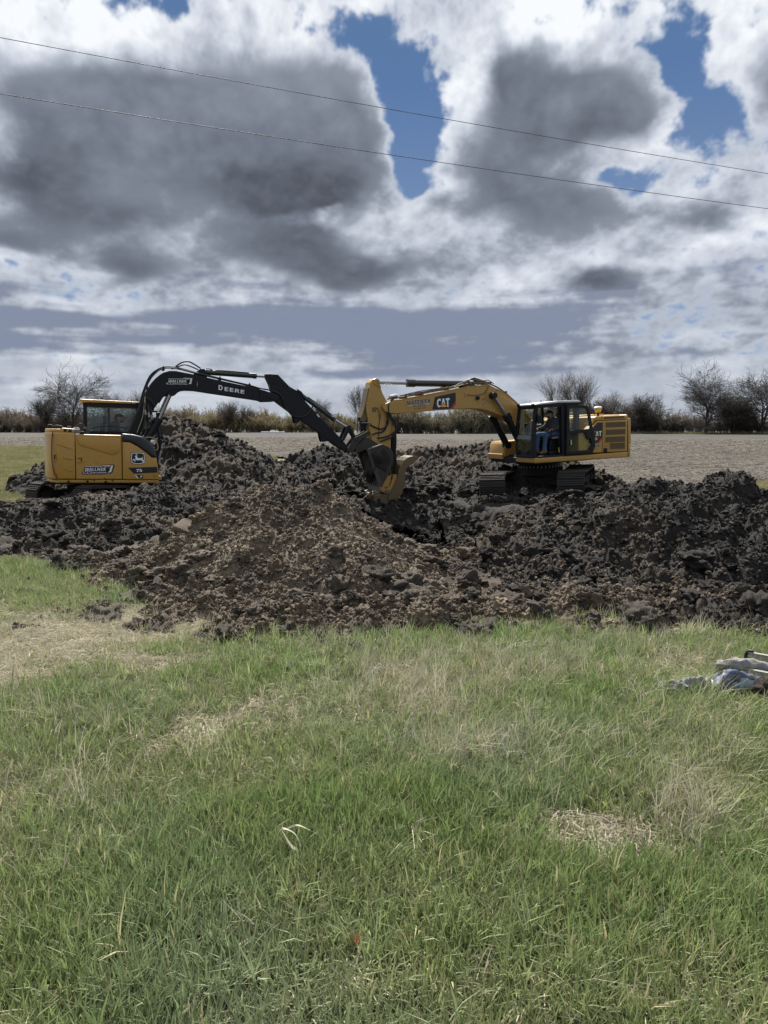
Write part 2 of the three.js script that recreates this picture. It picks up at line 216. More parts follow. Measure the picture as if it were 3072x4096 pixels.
const crumbMat = M({ color: 0xffffff, roughness: 0.97, flatShading: true });
const PILES = [];
const capDist = (x, z, a, b) => { const dx = b[0] - a[0], dz = b[1] - a[1], t = clamp(((x - a[0]) * dx + (z - a[1]) * dz) / (dx * dx + dz * dz + 1e-6)); return [Math.hypot(x - a[0] - dx * t, z - a[1] - dz * t), t]; };
function heap({ name, label, ridge, slope, flatTop = 0.12, bounds, step, rough, tone, clods, clodSize, crumbs, crumbSize, seed, extra }) {
  const shape = (x, z) => {
    const w = noise(x * 0.9 + seed, 1, z * 0.9) * 0.22, w2 = noise(x * 2.4 + seed, 2, z * 2.4) * 0.08; let y = -9;
    for (let i = 0; i < ridge.length - 1; i++) { const [d, t] = capDist(x, z, ridge[i], ridge[i + 1]), h = lerp(ridge[i][2], ridge[i + 1][2], t), q = h - slope * (Math.sqrt(d * d + flatTop * flatTop) - flatTop + w + w2); y = Math.max(y, q) + 0.12 * Math.max(0, 0.25 - Math.abs(y - q)) ** 2 * 4; }
    if (extra) y = Math.max(y, extra(x, z));
    return y;
  };
  const top = (x, z) => { const y = shape(x, z); return y + rough * (lumps(x, z, 0.52, seed + 1) * 0.42 + lumps(x, z, 0.23, seed + 2) * 0.62 + lumps(x, z, 0.105, seed + 3) * 0.75 - 0.09 + Math.abs(noise(x * 6, seed, z * 6)) * 0.06 + Math.abs(noise(x * 15, seed, z * 15)) * 0.04 - 0.025); };
  const color = (x, z, y) => { lumps(x, z, 0.23, seed + 2); const k = lumpTone; const n = noise(x * 9, seed, z * 9) * 0.5 + noise(x * 27, seed, z * 27) * 0.5; const c = tone(x, z, y); const m = 0.80 + k * 0.30 + n * 0.30; return [c[0] * m, c[1] * m, c[2] * m]; };
  const xs = axis([bounds[0], bounds[1], step]), zs = axis([bounds[2], bounds[3], step]);
  const root = thing(name, label, 'dirt pile', 'heaps of dug soil');
  part(root, 'soil', sheet(xs, zs, top, color, (x, z, y) => y > groundY(x, z) - 0.06), soilMat);
  PILES.push(top);
  const r = rng(seed * 991), lo = bounds;
  let made = 0, tries = 0;
  while (made < clods && tries++ < clods * 40) {
    const x = lerp(lo[0], lo[1], r()), z = lerp(lo[2], lo[3], r()), y = top(x, z), gy = groundY(x, z); if (y < gy + 0.01 || y > gy + 9) continue;
    const low = sst(0.7, 0.05, shape(x, z) - gy); if (r() > 0.28 + low * 0.9) continue;
    const s = clodSize * (0.30 + 0.85 * Math.pow(r(), 3)) * (0.75 + 0.55 * low), c = color(x, z, y), q = 0.9 + r() * 0.25, lum = Math.max(0.018, Math.round(c[1] * q * 120) / 120), k = [lum * 1.2, lum, lum * 0.8].map((v) => +v.toFixed(4));
    const m = part(root, 'clod', CLOD[Math.floor(r() * 8)], clodMat(k)); m.position.set(x, y + s * 0.12, z); m.rotation.set(r() * 0.7 - 0.35, r() * 6.28, r() * 0.7 - 0.35); m.scale.set(s * (0.8 + r() * 0.5), s * (0.75 + r() * 0.5), s * (0.8 + r() * 0.5)); made++;
  }
  if (crumbs) for (let v = 0; v < 3; v++) {
    const n = Math.floor(crumbs / 3), im = new THREE.InstancedMesh(CRUMB[v], crumbMat, n), o = new THREE.Object3D(), col = new THREE.Color(); let k = 0, t = 0;
    while (k < n && t++ < n * 8) { const x = lerp(lo[0], lo[1], r()), z = lerp(lo[2], lo[3], r()), y = top(x, z); if (y < groundY(x, z)) continue; const s = crumbSize * (0.28 + 1.6 * Math.pow(r(), 4)); o.position.set(x, y + s * 0.2, z); o.rotation.set(r() * 3, r() * 6, r() * 3); o.scale.set(s, s * (0.7 + r() * 0.5), s * (0.8 + r() * 0.4)); o.updateMatrix(); im.setMatrixAt(k, o.matrix); const c = color(x, z, y), q = 0.6 + r() * 0.42; im.setColorAt(k, col.setRGB(c[0] * q, c[1] * q, c[2] * q)); k++; }
    im.count = k; im.name = 'crumbs'; im.userData.kind = 'stuff'; root.add(im);
  }
  return root;
}
const blend = (x, z, a, b, f, s) => mix3(a, b, clamp(0.5 + noise(x * f + s, 3, z * f) * 1.5));
heap({ name: 'dirt_pile', label: 'crumbly grey brown dirt pile nearest the grass, below the yellow digging arm', seed: 11, ridge: [[-3.0, -8.1, 0.15], [-2.35, -8.4, 0.5], [-1.35, -8.7, 1.0], [-0.95, -8.5, 1.0], [-0.5, -7.7, 0.62], [0.05, -6.8, 0.1]], slope: 0.55, bounds: [-4.6, 1.6, -11.4, -5.3], step: 0.021, rough: 0.8, tone: (x, z) => mix3(blend(x, z, SOIL.brown, SOIL.umber, 0.9, 3), SOIL.pale, clamp(noise(x * 1.4, 1, z * 1.4) * 0.8 + 0.30)), clods: 230, clodSize: 0.115, crumbs: 24000, crumbSize: 0.019 });
heap({ name: 'dirt_pile', label: 'thin spread of crumbled soil along the grass, in front of all the heaps', seed: 17, ridge: [[-6, -10.3, 0.02], [-4.2, -9.5, 0.03], [-3.0, -8.4, 0.06], [-2, -7.2, 0.10], [-1, -6.5, 0.12], [0, -6.4, 0.10], [1.2, -6.6, 0.07], [2.2, -7.0, 0.12], [3.4, -6.75, 0.13], [5.2, -6.55, 0.13]], slope: 0.2, flatTop: 0.25, bounds: [-6.6, 6, -10.4, -5.4], step: 0.03, rough: 1.0, tone: (x, z) => mix3(mix3(SOIL.umber, SOIL.brown, clamp(0.45 + noise(x * 1.1, 2, z * 1.1) * 1.2)), SOIL.black, clamp(sst(1.8, 3.2, x + noise(x, 3, z) * 0.6) * 0.85 + sst(-3, -4.5, x) * 0.5)), clods: 290, clodSize: 0.12, crumbs: 30000, crumbSize: 0.02 });
heap({ name: 'dirt_pile', label: 'low dark dirt ridge in front of the excavator with the black boom', seed: 23, ridge: [[-9.5, -11.6, 0.32], [-6.6, -11.2, 0.42], [-5.2, -11.4, 0.46], [-4.3, -12.3, 0.44], [-3.4, -13.4, 0.45], [-2.8, -14.4, 0.42], [-4.0, -15.4, 0.42], [-5.3, -16.1, 0.36], [-6.4, -15.9, 0.28], [-7.6, -15.5, 0.1]], slope: 0.27, bounds: [-10.5, -1.4, -18, -8.2], step: 0.034, rough: 1.15, tone: (x, z) => mix3(SOIL.black, SOIL.brown, clamp(noise(x * 0.9, 1, z * 0.9) * 0.8 + 0.1)), clods: 240, clodSize: 0.2, crumbs: 14000, crumbSize: 0.03 });
heap({ name: 'dirt_pile', label: 'big black dirt pile at the picture\'s edge, behind the ladder', seed: 37, ridge: [[3.0, -9.5, 0.9], [3.6, -9.6, 1.0], [4.4, -9.6, 1.0], [5.3, -9.1, 0.82], [6.6, -8.7, 0.6]], slope: 0.4, bounds: [1.2, 8.6, -13.2, -5.4], step: 0.026, rough: 1.2, tone: (x, z) => mix3(SOIL.black, SOIL.brown, clamp(noise(x * 0.8, 4, z * 0.8) * 0.8 + 0.02 - 0.35 * sst(2.6, 3.4, x))), clods: 260, clodSize: 0.17, crumbs: 16000, crumbSize: 0.026 });
heap({ name: 'dirt_pile', label: 'rounded brown dirt pile in front of the crawler tracks of the yellow boomed excavator', seed: 41, ridge: [[2.0, -8.6, 0.10], [2.25, -9.6, 0.42], [2.75, -10.0, 0.64], [3.3, -10.6, 0.68]], slope: 0.42, bounds: [-0.2, 4.8, -13.6, -5.6], step: 0.025, rough: 1.0, tone: (x, z) => mix3(blend(x, z, SOIL.brown, SOIL.umber, 1.1, 5), SOIL.black, clamp(sst(2.6, 3.5, x + noise(x, 1, z) * 0.5) * 0.8 + noise(x * 1.2, 1, z * 1.2) * 0.5)), clods: 230, clodSize: 0.15, crumbs: 16000, crumbSize: 0.025 });
heap({ name: 'dirt_pile', label: 'tallest dark brown dirt pile right behind the black boom', seed: 53, ridge: [[-8.2, -22.8, 1.6], [-6.7, -22.3, 1.88], [-5.9, -22.2, 1.95], [-5.1, -22.0, 1.62]], slope: 0.5, bounds: [-11, -0.8, -27, -16.8], step: 0.05, rough: 1.5, tone: (x, z) => blend(x, z, SOIL.umber, SOIL.black, 0.8, 1), clods: 200, clodSize: 0.24, crumbs: 5000, crumbSize: 0.05 });
heap({ name: 'dirt_pile', label: 'black dirt pile beyond the muddy bucket of the black boom', seed: 61, ridge: [[-3.0, -24.6, 0.66], [-2.0, -25.0, 1.1], [-1.0, -25.2, 0.95]], slope: 0.42, bounds: [-5.2, 1.6, -28.5, -20], step: 0.05, rough: 1.6, tone: (x, z) => mix3(SOIL.black, SOIL.umber, clamp(noise(x, 1, z) - 0.05)), clods: 140, clodSize: 0.24, crumbs: 4000, crumbSize: 0.05, extra: (x, z) => { const [d] = capDist(x, z, [-2.6, -23, 0], [-2.5, -20.6, 0]); return 0.35 - d * 0.42; } });
heap({ name: 'dirt_pile', label: 'long brown dirt pile between the yellow arm and the cab with the open door', seed: 71, ridge: [[0.5, -28, 0.72], [1.5, -28, 1.0], [3.0, -28.2, 0.9], [4.1, -28.2, 1.25], [5.0, -28.4, 0.95]], slope: 0.3, bounds: [-1.8, 8.5, -32, -22.4], step: 0.05, rough: 1.7, tone: (x, z) => mix3(mix3(blend(x, z, SOIL.umber, SOIL.black, 0.9, 8), SOIL.brown, clamp(noise(x * 0.7, 5, z * 0.7) * 0.9)), SOIL.black, sst(-26.5, -24.6, z + noise(x * 0.8, 2, z * 0.8)) * 0.85), clods: 200, clodSize: 0.26, crumbs: 5000, crumbSize: 0.05 });
heap({ name: 'dirt_pile', label: 'soil banked against the muddy crawler tracks of the larger excavator', seed: 83, ridge: [[3.1, -22.2, -0.42], [4.3, -21.4, -0.30], [6.0, -20.9, -0.16], [8.0, -21.2, -0.06]], slope: 0.22, bounds: [1.6, 9.8, -24.5, -18.2], step: 0.05, rough: 1.3, tone: (x, z) => mix3(SOIL.black, SOIL.umber, clamp(noise(x, 4, z) * 0.9 + 0.05)), clods: 130, clodSize: 0.2, crumbs: 4000, crumbSize: 0.05 });
const topY = (x, z) => { let y = groundY(x, z); for (const p of PILES) { const q = p(x, z); if (q > y) y = q; } return y; };

// loose soil strewn over the dug ground between the heaps
{
  const root = thing('loose_soil', 'loose crumbs and clods strewn over the dug ground between the heaps', 'loose soil'); root.userData.kind = 'stuff';
  const r = rng(4242), o = new THREE.Object3D(), col = new THREE.Color();
  for (let v = 0; v < 6; v++) {
    const big = v > 2, n = big ? 520 : 12000, im = new THREE.InstancedMesh(big ? CLOD[v] : CRUMB[v], crumbMat, n); let k = 0, t = 0;
    while (k < n && t++ < n * 12) { const d = big ? 5.8 + 16 * Math.pow(r(), 1.5) : 5.8 + 9 * Math.pow(r(), 2.4), _ = 0; let x = lerp(-0.62, 0.62, r()) * d, z = -d; if (big && v < 5 && r() < 0.6) { x = lerp(-4, 4.5, r()); z = -(toe(x) + 0.05 + 0.8 * r() * r()); } if (v === 5 && k < 380) { const a = r() * 6.28, u = 0.75 + r() * 0.45; x = 0.75 + Math.cos(a) * 2.75 * u; z = -16.0 + Math.sin(a) * 6.9 * u; } if (soilAmount(x, z) < 0.25 + r() * 0.6) { if (r() > 0.03 || d > toe(x) || d < toe(x) - 0.7) continue; } const y = topY(x, z), s = big ? 0.025 + 0.075 * Math.pow(r(), 2.5) : 0.008 + 0.03 * Math.pow(r(), 2.5); o.position.set(x, y + s * 0.2, z); o.rotation.set(r() * 3, r() * 6, r() * 3); o.scale.set(s, s * 0.9, s * (0.8 + r() * 0.4)); o.updateMatrix(); im.setMatrixAt(k, o.matrix); const c = mix3(SOIL.umber, SOIL.brown, r() * 0.7), q = 0.7 + r() * 0.7, e = mix3(c, SOIL.black, clamp(sst(9, 12, -z) + sst(2.6, 3.6, x) * 0.8)); im.setColorAt(k, col.setRGB(e[0] * q, e[1] * q, e[2] * q)); k++; }
    im.count = k; im.name = big ? 'clods' : 'crumbs'; im.userData.kind = 'stuff'; root.add(im);
  }
}
// ---------------------------------------------------------------- machine finishes
const dustTex = dataTex(512, (u, v) => { const a = tor(u, v, 9, 5, 2), b = tor(u, v, 60, 3, 6), k = 0.93 + a * 0.10 + b * 0.07, d = sst(0.16, 0.42, a + b * 0.5) * 0.25; return [k - d * 0.9, k - d * 0.85, k - d * 0.35 + d * 0.2]; });
const wearTex = dataTex(512, (u, v) => { const k = 0.42 + tor(u, v, 14, 5, 5) * 0.35 + tor(u, v, 70, 2, 8) * 0.15; return [k, k, k]; });
const paint = (c, rough = 1, coat = 0.25) => MP({ color: rgb(...c), map: dustTex, roughness: rough, roughnessMap: wearTex, clearcoat: coat, clearcoatRoughness: 0.35 });
const YEL_A = paint([0.46, 0.252, 0.04], 0.9, 0.35), YEL_B = paint([0.42, 0.248, 0.054], 0.95, 0.2), YEL_WORN = paint([0.145, 0.10, 0.048], 1.1, 0);
const BLACK = Object.assign(paint([0.009, 0.011, 0.0155], 1.25, 0), { specularIntensity: 0.55 }), CHAR = paint([0.022, 0.024, 0.030], 1, 0.05), GREYP = paint([0.16, 0.165, 0.175], 1, 0), ROOFW = paint([0.55, 0.55, 0.54], 1, 0.1);
const BARREL = paint([0.016, 0.022, 0.020], 0.7, 0.3), HOSE = M({ color: rgb(0.012, 0.012, 0.013), roughness: 0.55 }), CHROME = MP({ color: rgb(0.34, 0.35, 0.37), metalness: 0.35, roughness: 0.25, clearcoat: 0.6, clearcoatRoughness: 0.1 });
const STEEL = M({ color: rgb(0.30, 0.29, 0.275), metalness: 0.75, roughness: 0.5, map: dustTex, roughnessMap: wearTex }), GRIMY = M({ color: rgb(0.060, 0.055, 0.050), roughness: 0.9, map: soilTex, bumpMap: soilBump, bumpScale: 0.006, metalness: 0.1 });
const MUDDY = M({ color: rgb(0.036, 0.030, 0.0245), roughness: 0.95, map: soilTex, bumpMap: soilBump, bumpScale: 0.02 }), SHOE = M({ color: rgb(0.052, 0.047, 0.042), roughness: 0.7, metalness: 0.2, map: soilTex, bumpMap: soilBump, bumpScale: 0.006 });
const MESHY = paint([0.085, 0.055, 0.022], 1.2, 0), GLASS = MP({ color: rgb(0.80, 0.88, 0.85), transmission: 1, thickness: 0, roughness: 0.02, ior: 1.5 }), LENS = MP({ color: rgb(0.75, 0.76, 0.74), roughness: 0.15, clearcoat: 1 }), REDM = M({ color: rgb(0.42, 0.03, 0.02), roughness: 0.35 });
const WORN = M({ color: rgb(0.085, 0.078, 0.07), roughness: 0.7, metalness: 0.2, map: soilTex }), SCRAPED = M({ color: rgb(0.22, 0.21, 0.195), roughness: 0.6, metalness: 0.3, map: soilTex });
const decal = (t, rough = 0.45) => MP({ map: t, transparent: true, roughness: rough, alphaTest: 0 });
// one crawler track: frame with rollers, each shoe a plate with grouser bars; runs along x, centred, its sole at y = 0
const shoeCache = {};
function track(parent, name, L, hgt, w, n, place) {
  const r = hgt / 2, straight = L - hgt, per = 2 * straight + Math.PI * 2 * (r - 0.03), pitch = per / n, key = [w, pitch.toFixed(3)].join();
  shoeCache[key] ??= mg(new THREE.BoxGeometry(pitch * 0.97, 0.03, w), new THREE.BoxGeometry(0.022, 0.045, w * 0.995).translate(-pitch * 0.33, 0.03, 0), new THREE.BoxGeometry(0.018, 0.035, w * 0.99).translate(0, 0.027, 0), new THREE.BoxGeometry(0.018, 0.03, w * 0.99).translate(pitch * 0.33, 0.025, 0));
  const o = [], seg = 16; for (let i = 0; i <= seg; i++) { const a = -Math.PI / 2 + Math.PI * i / seg; o.push([straight / 2 + Math.cos(a) * (r - 0.10), r + Math.sin(a) * (r - 0.10)]); } for (let i = 0; i <= seg; i++) { const a = Math.PI / 2 + Math.PI * i / seg; o.push([-straight / 2 + Math.cos(a) * (r - 0.10), r + Math.sin(a) * (r - 0.10)]); }
  const g = [ext([[-straight / 2 + 0.05, r - 0.14], [straight / 2 - 0.05, r - 0.14], [straight / 2 - 0.15, r + 0.13], [-straight / 2 + 0.15, r + 0.13]], -w * 0.34, w * 0.34, 0.02)];
  for (const s of [-1, 1]) g.push(cyl([s * straight / 2, r, -w * 0.2], [s * straight / 2, r, w * 0.2], r - 0.07, r - 0.07, 22), cyl([s * straight / 2, r, -w * 0.42], [s * straight / 2, r, w * 0.42], r * 0.42, r * 0.42, 16));
  const rollers = 7; for (let i = 0; i < rollers; i++) { const x = lerp(-straight / 2 + 0.3, straight / 2 - 0.3, i / (rollers - 1)); g.push(cyl([x, 0.15, -w * 0.3], [x, 0.15, w * 0.3], 0.10, 0.10, 12)); }
  const m = part(parent, name, mg(g), MUDDY); m.applyMatrix4(place);
  for (let i = 0; i < n; i++) {
    let s = (i + 0.3) * pitch; const sh = new THREE.Mesh(shoeCache[key], SHOE); sh.name = 'track_shoe'; m.add(sh); const rr = r - 0.03, arc = Math.PI * rr;
    if (s < straight) { sh.position.set(-straight / 2 + s, hgt - 0.03 - 0.05 * Math.sin(s / straight * Math.PI) * (hgt > 0.7 ? 0.6 : 0.4), 0); }
    else if ((s -= straight) < arc) { const a = Math.PI / 2 - s / rr; sh.position.set(straight / 2 + Math.cos(a) * rr, r + Math.sin(a) * rr, 0); sh.rotation.z = a - Math.PI / 2; }
    else if ((s -= arc) < straight) { sh.position.set(straight / 2 - s, 0.03, 0); sh.rotation.z = Math.PI; }
    else { s -= straight; const a = -Math.PI / 2 - s / rr; sh.position.set(-straight / 2 + Math.cos(a) * rr, r + Math.sin(a) * rr, 0); sh.rotation.z = a - Math.PI / 2; }
  }
  return m;
}
const at = (x, y, z, ry = 0, rz = 0) => new THREE.Matrix4().compose(V3(x, y, z), new THREE.Quaternion().setFromEuler(new THREE.Euler(0, ry, rz)), V3(1, 1, 1));
// lettering of the small digging firm: name over a line drawing of an excavator arm, on both yellow panel and black boom
function firmTex(outlined) {
  return canvasTex(1024, 352, (x, w, h) => {
    const body = () => { x.beginPath(); x.moveTo(90, 78); x.lineTo(560, 78); x.lineTo(640, 30); x.lineTo(880, 18); x.lineTo(985, 12); x.lineTo(1005, 40); x.lineTo(930, 270); x.lineTo(900, 300); x.lineTo(770, 285); x.lineTo(760, 320); x.lineTo(20, 320); x.lineTo(14, 262); x.lineTo(80, 225); x.closePath(); };
    x.lineJoin = 'round';
    if (outlined) { x.fillStyle = '#17181c'; x.strokeStyle = '#17181c'; x.lineWidth = 26; body(); x.fill(); x.stroke(); }
    x.fillStyle = x.strokeStyle = '#dfe1e6';
    x.fillRect(92, 70, 520, 14);
    x.save(); x.transform(1, 0, -0.14, 1, 34, 0); x.font = 'bold 150px sans-serif'; x.textBaseline = 'alphabetic'; const m = x.measureText('WALLNER').width; x.translate(80, 222); x.scale(650 / m, 1); x.fillText('WALLNER', 0, 0); x.restore();
    x.save(); x.font = 'bold 58px sans-serif'; const k = x.measureText('EXCAVATING').width; x.translate(330, 300); x.scale(430 / k, 1); x.fillText('EXCAVATING', 0, 0); x.restore();
    x.lineWidth = 10; x.beginPath(); x.roundRect(30, 246, 280, 58, 28); x.stroke(); for (const cx of [62, 172, 280]) { x.beginPath(); x.arc(cx, 275, 13, 0, 7); x.fill(); }
    x.lineWidth = 22; x.beginPath(); x.moveTo(590, 78); x.lineTo(665, 44); x.lineTo(885, 40); x.stroke(); x.lineWidth = 14; x.beginPath(); x.moveTo(690, 110); x.lineTo(715, 78); x.lineTo(870, 76); x.stroke();
    x.beginPath(); x.moveTo(905, 40); x.lineTo(975, 26); x.lineTo(905, 262); x.lineTo(790, 280); x.quadraticCurveTo(845, 235, 862, 200); x.closePath(); x.fill();
    if (outlined) { x.fillStyle = '#c98c2a'; x.beginPath(); x.moveTo(845, 120); x.lineTo(900, 100); x.lineTo(870, 180); x.closePath(); x.fill(); }
  });
}
const mudClot = (parent, name, r, spots) => { for (const [x, y, z, s] of spots) { const m = part(parent, name, CLOD[Math.floor(r() * 8)], MUDDY); m.position.set(x, y, z); m.rotation.set(r() * 6, r() * 6, r() * 6); m.scale.setScalar(s); } };
// ---------------------------------------------------------------- excavator with the black boom (its own axes: x forward, y up, z toward its right flank)
{
  const ex = thing('excavator', 'yellow compact excavator with a black boom and arm, stag emblem on its flank', 'excavator');
  ex.position.set(-6.95, -0.02, -18.0); ex.rotation.order = 'YXZ'; ex.rotation.set(0, 22 * RAD, -1.5 * RAD);
  // --- undercarriage, slewed under the house
  const ua = 36 * RAD, G = 0.86;
  for (const s of [-1, 1]) track(ex, 'crawler_track', 2.85, 0.66, 0.45, 39, at(Math.sin(ua) * s * G + 0.05, -0.22, Math.cos(ua) * s * G, ua));
  part(ex, 'undercarriage_frame', mg(box(-0.55, 0.55, 0.0, 0.36, -0.75, 0.75, 0.04).applyMatrix4(at(0.05, 0, 0, ua)), cyl([0.05, 0.3, 0], [0.05, 0.5, 0], 0.5, 0.5, 28)), MUDDY);
  // --- house
  const side = 1.10;
  const tail = [[-0.605, 1.10], [-0.94, 1.10], [-1.05, 1.06], [-1.13, 0.96], [-1.22, 0.7], [-1.27, 0.35], [-1.28, 0], [-1.27, -0.35], [-1.22, -0.7], [-1.13, -0.96], [-1.05, -1.06], [-0.94, -1.10], [-0.605, -1.10]];
  const tp = part(ex, 'tail_panel', mg(plan(tail, 0.575, 1.64, 0.035), plan(tail.map(([x, z]) => [x * 0.985, z * 0.94]), 1.63, 1.725, 0.03)), YEL_A);
  part(tp, 'seam_groove', mg(tube([[-1.055, 1.66, 1.075], [-1.075, 1.5, 1.075], [-1.085, 1.0, 1.07], [-1.05, 0.74, 1.085], [-0.985, 0.6, 1.10]], 0.011, 24)), CHAR);
  part(tp, 'relief', mg(ext([[-0.97, 1.40], [-0.66, 1.29], [-0.65, 1.265], [-0.96, 1.365]], 1.085, 1.118, 0.008), ext([[-0.86, 1.10], [-0.66, 1.055], [-0.655, 1.03], [-0.85, 1.065]], 1.085, 1.118, 0.008), ext([[-0.80, 0.86], [-0.74, 0.80], [-0.655, 0.79], [-0.655, 0.765], [-0.75, 0.77], [-0.83, 0.845]], 1.085, 1.116, 0.008)), YEL_A);
  const vent = part(tp, 'hood_vent', mg(ext([[-0.90, 1.63], [-0.62, 1.63], [-0.60, 1.73], [-0.86, 1.745], [-0.94, 1.70]], 0.80, 1.03, 0.01)), YEL_A); void vent;
  part(tp, 'vent_opening', mg(ext([[-0.83, 1.655], [-0.77, 1.655], [-0.76, 1.715], [-0.81, 1.725], [-0.835, 1.70]], 1.02, 1.034, 0), ext([[-0.74, 1.65], [-0.665, 1.65], [-0.66, 1.70], [-0.73, 1.712]], 1.02, 1.034, 0)), BLACK);
  part(tp, 'reflector', ext([[-1.07, 0.71], [-1.0, 0.70], [-1.0, 0.66], [-1.06, 0.67]], 1.07, 1.105, 0), REDM);
  part(tp, 'tail_latch', mg(box(-1.06, -1.0, 1.0, 1.17, 1.04, 1.105, 0.01)), YEL_A);
  part(tp, 'latch_recess', box(-1.045, -1.015, 1.03, 1.14, 1.09, 1.109, 0.005), BLACK);
  const door = part(ex, 'engine_door', mg(box(-0.592, 0.408, 0.575, 1.61, 0.30, side, 0.03)), YEL_A);
  part(door, 'relief', extSmooth([[-0.56, 1.50], [-0.52, 1.555], [0.385, 1.53], [0.385, 1.25], [0.24, 1.14], [0.02, 1.20], [-0.46, 1.345], [-0.53, 1.39]], side - 0.03, side + 0.016, 0.014), YEL_A);
  part(door, 'door_latch', box(-0.57, -0.41, 0.955, 1.12, 1.08, side + 0.012, 0.012), YEL_A);
  part(door, 'latch_recess', mg(box(-0.485, -0.455, 0.985, 1.09, 1.1, side + 0.016, 0.006), cyl([-0.52, 1.06, 1.1], [-0.52, 1.06, side + 0.024], 0.017, 0.017, 14)), CHAR);
  part(ex, 'deck', mg(box(-0.6, 1.15, 0.57, 1.60, -1.08, 0.29, 0.03), box(0.42, 1.15, 0.57, 0.9, 0.25, 0.45, 0.01)), CHAR);
  const fp = part(ex, 'front_panel', extSmooth([[0.424, 0.575], [1.245, 0.575], [1.215, 0.9], [1.185, 1.095], [1.08, 1.095], [0.96, 1.205], [0.76, 1.355], [0.59, 1.445], [0.424, 1.455]], 0.42, side, 0.02), YEL_A);
  part(ex, 'tank_cover', extSmooth([[0.424, 1.463], [0.595, 1.453], [0.765, 1.365], [0.965, 1.215], [1.083, 1.105], [1.19, 1.105], [1.175, 1.2], [1.13, 1.34], [1.03, 1.48], [0.88, 1.585], [0.66, 1.635], [0.43, 1.648]], 0.40, side + 0.012, 0.045), CHAR);
  part(ex, 'skirt', mg(plan([[-0.95, 1.07], [1.24, 1.07], [1.24, -1.07], [-0.95, -1.07], [-1.12, -0.85], [-1.22, -0.4], [-1.24, 0], [-1.22, 0.4], [-1.12, 0.85]], 0.485, 0.572, 0.03)), YEL_A);
  mudClot(ex, 'dried_mud', rng(5), [[-0.35, 0.53, 1.08, 0.03], [-0.2, 0.56, 1.085, 0.02], [0.05, 0.52, 1.08, 0.035], [0.2, 0.55, 1.08, 0.02], [-0.75, 0.53, 1.07, 0.03], [0.02, 0.6, 1.1, 0.015]]);
  // --- emblems and lettering
  const D = side + 0.0065;
  part(door, 'name_decal', quad([-0.46, 0.925, D], [0.25, 0.93, D], [0.25, 0.685, D], [-0.46, 0.68, D]), decal(firmTex(true)));
  part(fp, 'emblem_decal', quad([0.585, 1.25, D], [0.945, 1.25, D], [0.945, 0.905, D], [0.585, 0.905, D]), decal(canvasTex(512, 512, (x) => {
    const sh = (m) => { x.beginPath(); x.moveTo(40 + m, 70 + m); x.quadraticCurveTo(256, 10 + m * 1.4, 472 - m, 70 + m); x.quadraticCurveTo(505 - m * 1.2, 250, 466 - m, 430 - m); x.quadraticCurveTo(256, 520 - m * 1.3, 46 + m, 430 - m); x.quadraticCurveTo(8 + m * 1.2, 250, 40 + m, 70 + m); x.closePath(); };
    x.fillStyle = '#121316'; sh(0); x.fill(); x.fillStyle = '#e6e8ea'; sh(14); x.fill(); x.fillStyle = '#121316'; sh(34); x.fill();
    x.fillStyle = x.strokeStyle = '#e9ebee'; x.lineCap = x.lineJoin = 'round';
    x.beginPath(); x.moveTo(176, 168); x.quadraticCurveTo(205, 160, 222, 176); x.quadraticCurveTo(240, 215, 250, 238); x.quadraticCurveTo(310, 262, 372, 246); x.quadraticCurveTo(392, 222, 398, 196); x.quadraticCurveTo(412, 222, 402, 252); x.quadraticCurveTo(412, 272, 408, 292); x.quadraticCurveTo(432, 320, 462, 392); x.quadraticCurveTo(438, 378, 396, 338); x.quadraticCurveTo(366, 318, 342, 322); x.quadraticCurveTo(280, 318, 236, 330); x.quadraticCurveTo(198, 318, 186, 292); x.quadraticCurveTo(176, 250, 178, 206); x.quadraticCurveTo(158, 196, 150, 186); x.closePath(); x.fill();
    x.lineWidth = 15; x.beginPath(); x.moveTo(210, 300); x.lineTo(130, 282); x.lineTo(104, 300); x.lineTo(150, 330); x.stroke(); x.beginPath(); x.moveTo(222, 312); x.lineTo(126, 318); x.lineTo(118, 334); x.lineTo(176, 372); x.stroke(); x.beginPath(); x.moveTo(380, 320); x.lineTo(424, 384); x.lineTo(468, 410); x.stroke();
    x.lineWidth = 9; for (const [a, b] of [[[210, 166], [216, 112]], [[216, 140], [246, 100]], [[214, 150], [180, 118]], [[216, 112], [196, 84]], [[222, 160], [262, 140]]]) { x.beginPath(); x.moveTo(...a); x.lineTo(...b); x.stroke(); }
  })));
  part(fp, 'model_band', quad([0.545, 0.865, D], [1.205, 0.88, D], [1.205, 0.735, D], [0.545, 0.71, D]), decal(canvasTex(1024, 256, (x) => { x.fillStyle = '#15171b'; x.beginPath(); x.moveTo(0, 20); x.lineTo(1020, 0); x.lineTo(1020, 240); x.lineTo(190, 252); x.closePath(); x.fill(); x.fillStyle = '#eceef0'; x.font = 'bold 150px sans-serif'; x.save(); x.translate(270, 190); x.scale(1.35, 1); x.fillText('75', 0, 0); x.restore(); })));
  part(fp, 'series_mark', quad([0.69, 0.69, D], [0.88, 0.69, D], [0.88, 0.6, D], [0.69, 0.6, D]), decal(canvasTex(256, 128, (x) => { x.fillStyle = '#e6e8ea'; x.beginPath(); x.moveTo(0, 6); x.lineTo(40, 6); x.lineTo(120, 122); x.lineTo(90, 122); x.closePath(); x.fill(); x.fillStyle = '#121316'; x.beginPath(); x.moveTo(44, 6); x.lineTo(250, 6); x.lineTo(250, 122); x.lineTo(128, 122); x.closePath(); x.fill(); x.fillStyle = '#eceef0'; x.font = 'bold 110px sans-serif'; x.fillText('P', 160, 105); })));
